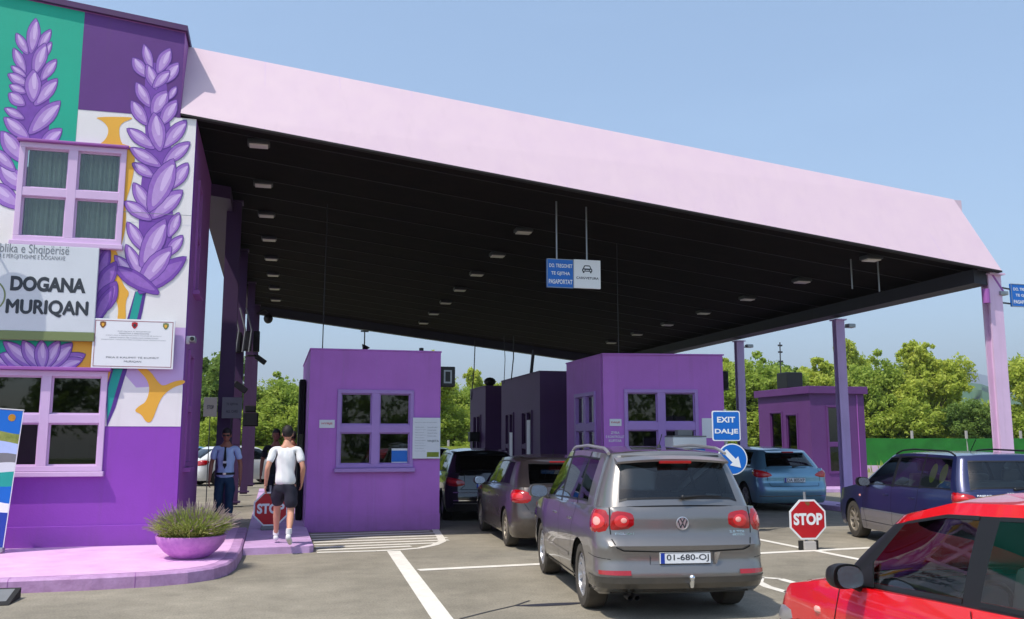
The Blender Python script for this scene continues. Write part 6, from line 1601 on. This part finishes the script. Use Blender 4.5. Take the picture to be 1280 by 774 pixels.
# ================================================================== SIGNS ON THE ROAD
def octagon(r): return [(r * math.cos(R(22.5 + 45 * i)), r * math.sin(R(22.5 + 45 * i))) for i in range(8)]
def stop_sign(label, x, y, z, r, rz, feet=True):
    t = thing('stop_sign', label, 'stop sign', (x, y, 0), rz)
    m = MB(); m.prism([(a, z + b) for a, b in octagon(r)], 'y', -.006, .010); m.build('white_plate', 'sign_white', t)
    m = MB(); m.prism([(a, z + b) for a, b in octagon(r * .91)], 'y', -.009, -.0062); o = m.build('red_face', 'sign_red', t)
    m = MB(); text_in(m, 'STOP', lambda u, v: (u, -.0115, v), -r * .74, r * .74, z - r * .26, z + r * .30, .045); m.build('lettering', 'sign_white', t, fix=False)
    m = MB(); m.prism([(-.045, z + r * .82), (.03, z + r * .84), (.04, z + r * .70), (.01, z + r * .64), (-.03, z + r * .72)], 'y', -.0118, -.0092); m.build('rust_mark', 'rust', t)
    m = MB(); m.prism([(r * .20 + .012 * math.cos(a), z + .012 * math.sin(a)) for a in np.linspace(0, 2 * PI, 10, False)], 'y', -.013, -.0092); m.build('bolt', 'ink', t)
    m = MB(); m.tube([(-.02, .03, .05), (-.02, .03, z + r + .09)], .022, 10); m.build('post', 'galvanised', t)
    m = MB()
    if feet:
        m.bbox(-.10, .10, -.05, .10, 0.006, .13, .01); m.build('base', 'concrete', t)
        m = MB(); m.box(-.165, -.101, -.02, .02, .006, z - r + .01); m.sep(); m.box(.101, .15, -.02, .02, .006, z - r + .01); m.build('leg', 'rubber', t)
    else: m.bbox(-.16, .16, -.14, .14, 0.104, .16, .01); m.build('base', 'mid_grey', t)
    return t
stop_sign('low red STOP sign on the sunlit road between the grey car and red car', 8.04, 12.80, .46, .325, R(-4))
stop_sign('dim red STOP sign on the shaded walkway half hidden by the walking man', .02, 17.2, .46, .32, 0, False)
t = thing('road_sign', 'blue EXIT DALJE sign above a round blue arrow sign on one pole', 'road sign', (8.07, 15.4, 0), R(-6))
m = MB(); sq = smooth([(-.265, 1.86), (.265, 1.86), (.265, 2.44), (-.265, 2.44)], 0)
def rrect(x0, x1, z0, z1, r, n=5):
    out = []
    for cx, cz, a0 in ((x1 - r, z1 - r, 0), (x0 + r, z1 - r, 90), (x0 + r, z0 + r, 180), (x1 - r, z0 + r, 270)):
        for i in range(n + 1): a = R(a0 + 90 * i / n); out.append((cx + r * math.cos(a), cz + r * math.sin(a)))
    return out
m.prism(rrect(-.27, .27, 1.66, 2.21, .04), 'y', -.01, .006); m.build('exit_plate', 'sign_white', t)
m = MB(); m.prism(rrect(-.25, .25, 1.68, 2.19, .03), 'y', -.013, -.0102); m.build('exit_field', 'sign_blue', t)
m = MB(); fn = lambda u, v: (u, -.0155, v); text_in(m, 'EXIT', fn, -.175, .175, 1.995, 2.10, .03); m.sep(); text_in(m, 'DALJE', fn, -.225, .225, 1.77, 1.88, .03); m.build('lettering', 'sign_white', t, fix=False)
cxs, czs, rs = .10, 1.33, .285
circ = lambda r: [(cxs + r * math.cos(a), czs + r * math.sin(a)) for a in np.linspace(0, 2 * PI, 40, False)]
m = MB(); m.prism(circ(rs), 'y', -.01, .006); m.build('arrow_plate', 'sign_white', t)
m = MB(); m.prism(circ(rs - .02), 'y', -.013, -.0102); m.build('arrow_field', 'sign_blue', t)
Ar = Matrix.Rotation(R(-45), 2); m = MB()
q = [(-.21, -.045), (.04, -.045), (.04, -.115), (.22, 0), (.04, .115), (.04, .045), (-.21, .045)]
m.prism([(cxs + (Ar @ Vector(a))[0], czs + (Ar @ Vector(a))[1]) for a in q], 'y', -.0165, -.0132); m.build('arrow', 'sign_white', t)
m = MB(); m.tube([(.0, .035, 0), (.0, .035, 2.24)], .03, 12); m.bbox(-.12, .12, -.09, .16, 0.006, .04, .01); m.build('pole', 'galvanised', t)
# pale counter unit seen over the SUV roof, in front of the booth
t = thing('barrier_cabinet', 'pale grey and blue barrier cabinet showing over the roof of the grey car', 'barrier cabinet')
m = MB(); m.bbox(7.33, 8.02, 16.1, 16.5, 1.52, 1.73, .02); m.build('white_top', 'sign_board', t)
m = MB(); m.bbox(7.36, 8.0, 16.12, 16.48, .006, 1.515, .02); m.build('blue_body', 'sign_blue', t)
m = MB(); m.bbox(7.33, 8.02, 16.1, 16.5, 1.735, 1.76, .005); m.bbox(7.48, 7.78, 16.2, 16.35, 1.765, 1.87, .01); m.build('grey_cap', 'mid_grey', t)

# banner standing on the pavement at the far left
t = thing('roll_up_banner', 'upright banner with a beach picture leaning at the far left edge of the pavement', 'banner')
bm_ = Matrix.Translation((-3.47, 14.02, .17)) @ Matrix.Rotation(R(-8), 4, 'Z') @ Matrix.Rotation(R(4), 4, 'Y')
m = MB(); m.box(-.85, 0, -.004, .004, .06, 1.90, bm_); m.build('backing', 'sign_white', t)
cols = [(.06, .52, 'plate_blue'), (.52, .66, 'sign_white'), (.66, .88, 'sign_blue'), (.88, 1.06, 'stem_teal'), (1.06, 1.18, 'sign_board'), (1.18, 1.30, 'mid_grey'), (1.30, 1.46, 'shirt_blue'), (1.46, 1.60, 'leaf_sage'), (1.60, 1.90, 'sign_blue')]
names = []
m = MB()
for i, (a, b_, mt_) in enumerate(cols):
    m.mi(i); n_ = 14
    for k_ in range(n_):
        u0, u1 = -.84 + .83 * k_ / n_, -.84 + .83 * (k_ + 1) / n_; wv = lambda u, z: z + (.018 * math.sin(u * 9 + z * 7) if .6 < z < 1.85 else 0)
        m.quad(*[bm_ @ Vector(p_) for p_ in ((u0, -.006, wv(u0, a)), (u1, -.006, wv(u1, a)), (u1, -.006, wv(u1, b_)), (u0, -.006, wv(u0, b_)))])
m.build('picture', [c_[2] for c_ in cols], t, fix=False)
m = MB(); m.lathe([(0, 0), (.05, 0)], 20, (-.14, -.009, 1.80), 'y', bm_); m.build('emblem', 'mural_orange', t, fix=False)
m = MB(); m.tube([bm_ @ Vector((-.86, .0, 1.91)), bm_ @ Vector((.005, 0, 1.91))], .012, 8); m.bbox(-.86, .01, -.05, .05, -.005, .06, .015, bm_); m.tube([bm_ @ Vector((-.42, .03, .05)), bm_ @ Vector((-.42, .03, 1.9))], .012, 6); m.build('stand', 'galvanised', t)
# dark rubber ramp end in the lower left corner
x0, y0 = ground(22, 750)
t = thing('kerb_ramp', 'small dark rubber wheel ramp against the kerb in the lower left corner', 'kerb ramp')
m = MB(); m.prism([(y0 - .35, .006), (y0 + .12, .006), (y0 + .12, .11)], 'x', x0 - .9, x0); m.build('ramp_body', 'rubber', t)
m = MB(); m.quad((x0 - .85, y0 - .25, .030), (x0 - .05, y0 - .25, .030), (x0 - .05, y0 + .08, .104), (x0 - .85, y0 + .08, .104)); m.build('tread', 'mid_grey', t, fix=False)

# ================================================================== PLANTER
x0, y0 = ground(235, 701, .154)
t = thing('planter_bowl', 'wide pink concrete planter bowl on the corner of the pink pavement', 'planter', (x0, y0 + .32, .154))
m = MB()
prof = [(k_ * .92, h_) for k_, h_ in [(.0, 0), (.20, .0), (.25, .015), (.36, .09), (.45, .19), (.475, .26), (.478, .285), (.455, .292), (.44, .275), (.40, .22), (0, .21)]]
m.lathe(prof, 40); m.build('bowl', 'bowl', t, smooth=True, angle=50)
m = MB(); m.lathe([(0, .215), (.385, .235)], 24); m.build('soil', 'soil', t, fix=False)
random.seed(3)
t2 = thing('lavender_bush', 'bushy grey green lavender growing in the pink planter bowl', 'plant', (x0, y0 + .32, .36))
m = MB(); sp_ = MB()
for i in range(3200):
    a = random.uniform(0, 2 * PI); r0 = .40 * math.sqrt(random.random()); lean = r0 * random.uniform(.4, 1.1)
    hgt = random.uniform(.16, .42) * (1.08 - .55 * (r0 / .42) ** 2)
    p0 = Vector((r0 * .8 * math.cos(a), r0 * .8 * math.sin(a), random.uniform(-.02, .08))); p2 = Vector(((r0 + lean * .45) * math.cos(a + random.uniform(-.4, .4)), (r0 + lean * .45) * math.sin(a), hgt + .04)); p1 = p0.lerp(p2, .55) + Vector((0, 0, .05))
    wd_ = random.uniform(.004, .008); sd_ = Vector((random.uniform(-1, 1), random.uniform(-1, 1), random.uniform(-.3, .3))).normalized() * wd_
    m.add([p0 - sd_, p0 + sd_, p1 + sd_ * .9, p1 - sd_ * .9, p2], [(0, 1, 2, 3), (3, 2, 4)])
    for q in range(3):
        c_ = p0.lerp(p2, random.uniform(.3, .95)); d_ = Vector((random.uniform(-1, 1), random.uniform(-1, 1), random.uniform(-.2, .8))).normalized() * random.uniform(.02, .045); s_ = d_.cross(Vector((0, 0, 1))).normalized() * .005
        m.add([c_ - s_, c_ + s_, c_ + d_], [(0, 1, 2)])
    if i % 7 == 0:
        p3 = p2 + (p2 - p1).normalized() * random.uniform(.04, .12); sp_.tube([p2 - (p2 - p1) * .3, p2, p3], [.002, .005, .003], 5)
n_ = len(m.v); m.v += sp_.v; m.f += [tuple(i + n_ for i in f) for f in sp_.f]; m.m += [1] * len(sp_.f); m.build('foliage', ['leaf_sage', 'leaf_spike'], t2, fix=False)

# ================================================================== FENCES, TREES, HILLS
def fence(A, B, h, label, mt='fence_green', post=3.0, wall=True):
    t = thing('fence', label, 'fence'); A = Vector((*A, 0)); B = Vector((*B, 0)); d = (B - A).normalized(); n = Vector((-d.y, d.x, 0)); Ln = (B - A).length
    m = MB(); k = int(Ln / .5)
    vs = []
    for i in range(k + 1):
        p_ = A + d * Ln * i / k; o_ = n * .02 * math.sin(i * 1.7)
        for z in (.36, .9, 1.4, h): vs.append((p_ + o_ * (1 if z < h else .3)) + Vector((0, 0, z + (.012 * math.sin(i * .9) if z == h else 0))))
    m.add(vs, [(4 * i + q, 4 * i + 4 + q, 4 * i + 5 + q, 4 * i + 1 + q) for i in range(k) for q in range(3)]); m.build('screen', mt, t, fix=False)
    if wall:
        m = MB(); a, b = A - n * .1, B - n * .1; c_, e_ = B + n * .1, A + n * .1
        m.add([a, b, c_, e_] + [q + Vector((0, 0, .35)) for q in (a, b, c_, e_)], [(0, 1, 5, 4), (1, 2, 6, 5), (2, 3, 7, 6), (3, 0, 4, 7), (4, 5, 6, 7)]); m.build('low_wall', 'col_pink', t)
    for i in range(int(Ln / post) + 1):
        p_ = A + d * post * i + n * .06; m = MB(); m.box(p_.x - .05, p_.x + .05, p_.y - .05, p_.y + .05, .3, h + .42); m.build('post', 'concrete', t)
A_ = ground(1075, 590); B_ = ground(1300, 590)
dv = (Vector(B_) - Vector(A_)).normalized()
fence(A_, tuple(Vector(B_) + dv * 14), 1.82, 'bright green screened fence with pale posts behind the dark blue estate car')
fence(ground(200, 592), ground(700, 592), 1.3, 'low green screen fence beyond the walkway and first booth', 'leaf_shrub', wall=False)

def crown_mesh(seed, blobs, nleaf, size, name, mt):
    """blobs: (x,y,z,r) lobes; leaf clumps spread through their volume with gaps"""
    rg = np.random.default_rng(seed); B = np.array(blobs); wts = B[:, 3] ** 2; wts = wts / wts.sum()
    # sub clumps on the lobes give an uneven outline
    nc = 26 * len(blobs); ci = rg.choice(len(B), nc, p=wts); dirs = rg.normal(size=(nc, 3)); dirs /= np.linalg.norm(dirs, axis=1)[:, None]
    cc = B[ci, :3] + dirs * (B[ci, 3:4] * rg.uniform(.45, 1.15, (nc, 1))) * np.array([1, 1, .95]); crr = B[ci, 3] * rg.uniform(.16, .46, nc)
    li = rg.integers(0, nc, nleaf); d = rg.normal(size=(nleaf, 3)); d /= np.linalg.norm(d, axis=1)[:, None]
    P_ = cc[li] + d * (crr[li] * rg.uniform(.0, 1.25, nleaf) ** .6)[:, None]
    nrm = d * .7 + rg.normal(size=(nleaf, 3)) * .6; nrm /= np.linalg.norm(nrm, axis=1)[:, None]
    a = np.cross(nrm, rg.normal(size=(nleaf, 3))); a /= np.linalg.norm(a, axis=1)[:, None]; b = np.cross(nrm, a)
    s = (size * rg.uniform(.6, 1.4, nleaf))[:, None]
    v = np.empty((nleaf, 4, 3)); v[:, 0] = P_ - a * s; v[:, 1] = P_ + b * s * .5 + nrm * s * .15; v[:, 2] = P_ + a * s; v[:, 3] = P_ - b * s * .5 + nrm * s * .15
    me = bpy.data.meshes.new(name); me.vertices.add(nleaf * 4); me.vertices.foreach_set('co', v.ravel())
    me.loops.add(nleaf * 4); me.loops.foreach_set('vertex_index', np.arange(nleaf * 4, dtype=np.int32))
    me.polygons.add(nleaf); me.polygons.foreach_set('loop_start', np.arange(0, nleaf * 4, 4, dtype=np.int32)); me.polygons.foreach_set('loop_total', np.full(nleaf, 4, dtype=np.int32))
    me.materials.append(MATS[mt]); me.update(); me.validate(); return me
def tree_proto(seed, h, r, mt, nleaf=26000, size=.12, willow=False):
    rnd = random.Random(seed); blobs = [(0, 0, h * .62, r * .62)]
    for i in range(11):
        a = rnd.uniform(0, 2 * PI); rr = r * rnd.uniform(.3, .85); zz = h * rnd.uniform(.30, .90); k = 1 - abs(zz / h - .55) * .8
        blobs.append((rr * k * math.cos(a), rr * k * math.sin(a), zz, r * rnd.uniform(.22, .42)))
    blobs.append((rnd.uniform(-.2, .2) * r, 0, h * .93, r * .2))
    me = crown_mesh(seed, blobs, nleaf, size, 'crown', mt)
    m = MB(); m.tube([(0, 0, -.1), (.05, 0, h * .25), (-.05, .05, h * .5), (0, 0, h * .85)], [.05 * r + .08, .04 * r + .06, .03 * r + .03, .02], 8)
    for b_ in blobs[1:9]: m.tube([(0, 0, h * .3), (b_[0] * .5, b_[1] * .5, (h * .35 + b_[2]) / 2), b_[:3]], [.06, .04, .015], 6)
    return me, m
protos = []
for i, (sd_, h_, r_, mt_, nl, sz) in enumerate([(1, 8.6, 3.0, 'leaf_bright', 30000, .13), (2, 7.8, 3.4, 'leaf_mid', 30000, .13), (3, 9.4, 2.5, 'leaf_bright', 26000, .13), (4, 7.0, 3.2, 'leaf_deep', 26000, .13), (5, 4.6, 2.6, 'leaf_shrub', 20000, .11)]):
    me, m = tree_proto(sd_, h_, r_, mt_, nl, sz); protos.append((me, m, h_))
trunks = {}
def plant_tree(k, x, y, sc, rz, label, cat='tree', nm='leafy_tree', grp='trees behind the border post', sz=None):
    me, m, h_ = protos[k]; t = thing(nm, label, cat, (x, y, 0), rz, grp); t.scale = (sc * (sz or 1), sc * (sz or 1), sc)
    o = bpy.data.objects.new('crown', me); COL.objects.link(o); o.parent = t
    if k not in trunks: trunks[k] = m.build('trunk', 'bark', t, smooth=True)
    else: c_ = trunks[k].copy(); COL.objects.link(c_); c_.parent = t
H_ = {0: 8.6, 1: 7.8, 2: 9.4, 3: 7.0, 4: 4.6}
def by_px(k, px, top, dep, rz, label, wide=1.0, **kw):
    """stands the tree where the photo shows it: column px, tip at row top, dep metres away"""
    lat = (px - 640) / FPX * dep * 1.0; x, y = polar(lat, dep); hh = EYE + (550 - top) / FPX * dep * 1.01
    plant_tree(k, x, y, hh / H_[k] * .95, rz, label, sz=wide, **kw)
rows = [  # proto, column, top row, distance, turn, label, width
    (3, 262, 440, 58, 0, 'dark tree seen between the customs building and the first left column', 1.0),
    (0, 318, 478, 66, 1, 'pale green tree just right of the left colonnade', 1.0),
    (1, 352, 462, 60, 2, 'rounded green tree left of the first booth roof', 1.15),
    (1, 392, 470, 70, 3, 'green tree behind the left edge of the first booth', 1.1),
    (0, 470, 452, 62, 1, 'tree mostly hidden behind the first booth window', 1.0),
    (2, 541, 428, 56, 0, 'tall pale green tree at the right corner of the first booth', .95),
    (1, 566, 470, 60, 4, 'mid green tree right of the first booth, below the tall pale one', 1.0),
    (2, 596, 452, 66, 2, 'narrow tree in the gap between the booths, left of the slim one', .8),
    (2, 622, 470, 70, 5, 'slim tree in the gap just left of the far dark booth', .7),
    (3, 655, 468, 80, 0, 'distant tree top behind the long dark booth', 1.0),
    (4, 575, 505, 57, 0, 'light green bush in the gap between the first booth and the far dark booth', 1.2),
    (4, 345, 505, 57, 2, 'light green bush beyond the walkway', 1.3),
    (4, 290, 515, 57, 3, 'bush behind the officer', 1.2),
    (0, 905, 440, 62, 3, 'yellow green tree right behind the nearest right booth', 1.0),
    (1, 948, 436, 58, 1, 'broad tree left of the kiosk roof box', 1.1),
    (3, 985, 452, 66, 2, 'dark tree behind the antenna of the kiosk', 1.1),
    (0, 1020, 440, 60, 0, 'pale tree between the kiosk and the middle right column', 1.0),
    (2, 1062, 412, 74, 2, 'tall slender dark tree just right of the middle right column', .8),
    (1, 1098, 436, 58, 4, 'round green tree right of the middle right column', .95),
    (0, 1130, 432, 60, 5, 'pale green tree left of the tallest one on the right', .95),
    (2, 1160, 415, 57, 1, 'tallest yellow green tree left of the pink front column', 1.05),
    (0, 1192, 482, 64, 2, 'lower tree beside the tallest right tree', .9),
    (3, 1212, 500, 54, 4, 'low dark tree left of the pink front column', 1.2),
    (1, 1240, 502, 66, 0, 'low green tree behind the pink front column', 1.2),
    (2, 1292, 410, 56, 3, 'green tree cut off by the right edge', 1.0),
    (4, 1105, 500, 57, 1, 'yellow green bush over the green fence, leftmost', 1.4),
    (4, 1150, 508, 57, 3, 'yellow green bush over the green fence, under the tallest tree', 1.5),
    (4, 1195, 512, 57, 5, 'yellow green bush over the green fence, left of the pink column', 1.4),
    (4, 1262, 505, 57, 2, 'yellow green bush over the green fence, right of the pink column', 1.6),
    (4, 920, 505, 57, 4, 'bush between the nearest right booth and the kiosk', 1.5),
    (3, 440, 480, 75, 1, 'far tree hidden behind the first booth roof', 1.3)]
for r_ in rows: by_px(r_[0], r_[1], r_[2], r_[3], r_[4], r_[5], r_[6])
# woodland mass behind the single trees
rg = random.Random(11); blobs = []
for i in range(150):
    px = rg.uniform(230, 1330); dep = rg.uniform(82, 105); lat = (px - 640) / FPX * dep; x, y = polar(lat, dep); r0 = rg.uniform(1.3, 2.4); blobs.append((x, y, rg.uniform(.6, 4.2), r0))
me = crown_mesh(21, blobs, 90000, .24, 'woodland', 'leaf_mid'); o = bpy.data.objects.new('forest', me); COL.objects.link(o); tag(o, kind='stuff')
blobs = []                                      # unseen tall trees added behind the viewer to darken the window reflections
for i in range(110):
    blobs.append((rg.uniform(-75, 60), rg.uniform(-62, -46), rg.uniform(1.0, 9.5), rg.uniform(1.8, 3.4)))
me = crown_mesh(22, blobs, 50000, .34, 'woodland', 'leaf_deep'); o = bpy.data.objects.new('forest', me); COL.objects.link(o); tag(o, kind='stuff')
# rough grass verge
m = MB()
for i in range(9000):
    px = rg.uniform(200, 1350); dep = rg.uniform(50, 60); x, y = polar((px - 640) / FPX * dep, dep); hh = rg.uniform(.2, .7); a = rg.uniform(0, 6.28); dx, dy = .07 * math.cos(a), .07 * math.sin(a)
    m.add([(x - dx, y - dy, -.02), (x + dx, y + dy, -.02), (x + rg.uniform(-.2, .2), y, hh)], [(0, 1, 2)])
tag(m.build('long_grass', 'leaf_shrub', fix=False), kind='stuff')

def ridge(name, mt, pts, dep, thick, seed):
    rg = random.Random(seed); m = MB(); n = len(pts); rows_ = []
    for f in (0, .3, .6, 1.0, 1.35):
        row = []
        for px, py in pts:
            d = dep + thick * f; lat = (px - 640) / FPX * d; x, y = polar(lat, d)
            top = EYE + (550 - py) / FPX * dep; k = {0: 0.0, .3: .45, .6: .8, 1.0: 1.0, 1.35: .6}[f]
            row.append((x, y, top * k * (1 + rg.uniform(-.03, .03)) - 2))
        rows_.append(row)
    for a, b in zip(rows_[:-1], rows_[1:]):
        for i in range(n - 1): m.quad(a[i], a[i + 1], b[i + 1], b[i])
    return tag(m.build(name, mt, smooth=True, angle=70), kind='structure')
ridge('hill', 'hill_green', [(1080, 540), (1120, 520), (1150, 495), (1170, 475), (1185, 462), (1198, 457), (1212, 454), (1226, 455), (1240, 462), (1262, 472), (1300, 480), (1360, 500)], 620, 160, 5)
ridge('mountain', 'mountain', [(1000, 530), (1080, 505), (1130, 480), (1160, 462), (1178, 452), (1190, 446), (1200, 443), (1212, 445), (1222, 450), (1238, 456), (1270, 470), (1340, 500), (1400, 520)], 4200, 700, 6)
# ================================================================== SUMMER HAZE
m = MB(); m.box(-2500, 4500, -80, 6500, -3.5, 470)
bpy.data.materials.new('haze'); hm = bpy.data.materials['haze']; hm.use_nodes = True
ht = hm.node_tree; ht.nodes.remove(ht.nodes['Principled BSDF']); pv = ht.nodes.new('ShaderNodeVolumePrincipled')
pv.inputs['Color'].default_value = (.82, .88, .96, 1); pv.inputs['Density'].default_value = 0.00026; pv.inputs['Anisotropy'].default_value = .3
ht.links.new(pv.outputs[0], ht.nodes['Material Output'].inputs['Volume']); MATS['haze'] = hm
hz = m.build('haze', 'haze'); tag(hz, kind='stuff')
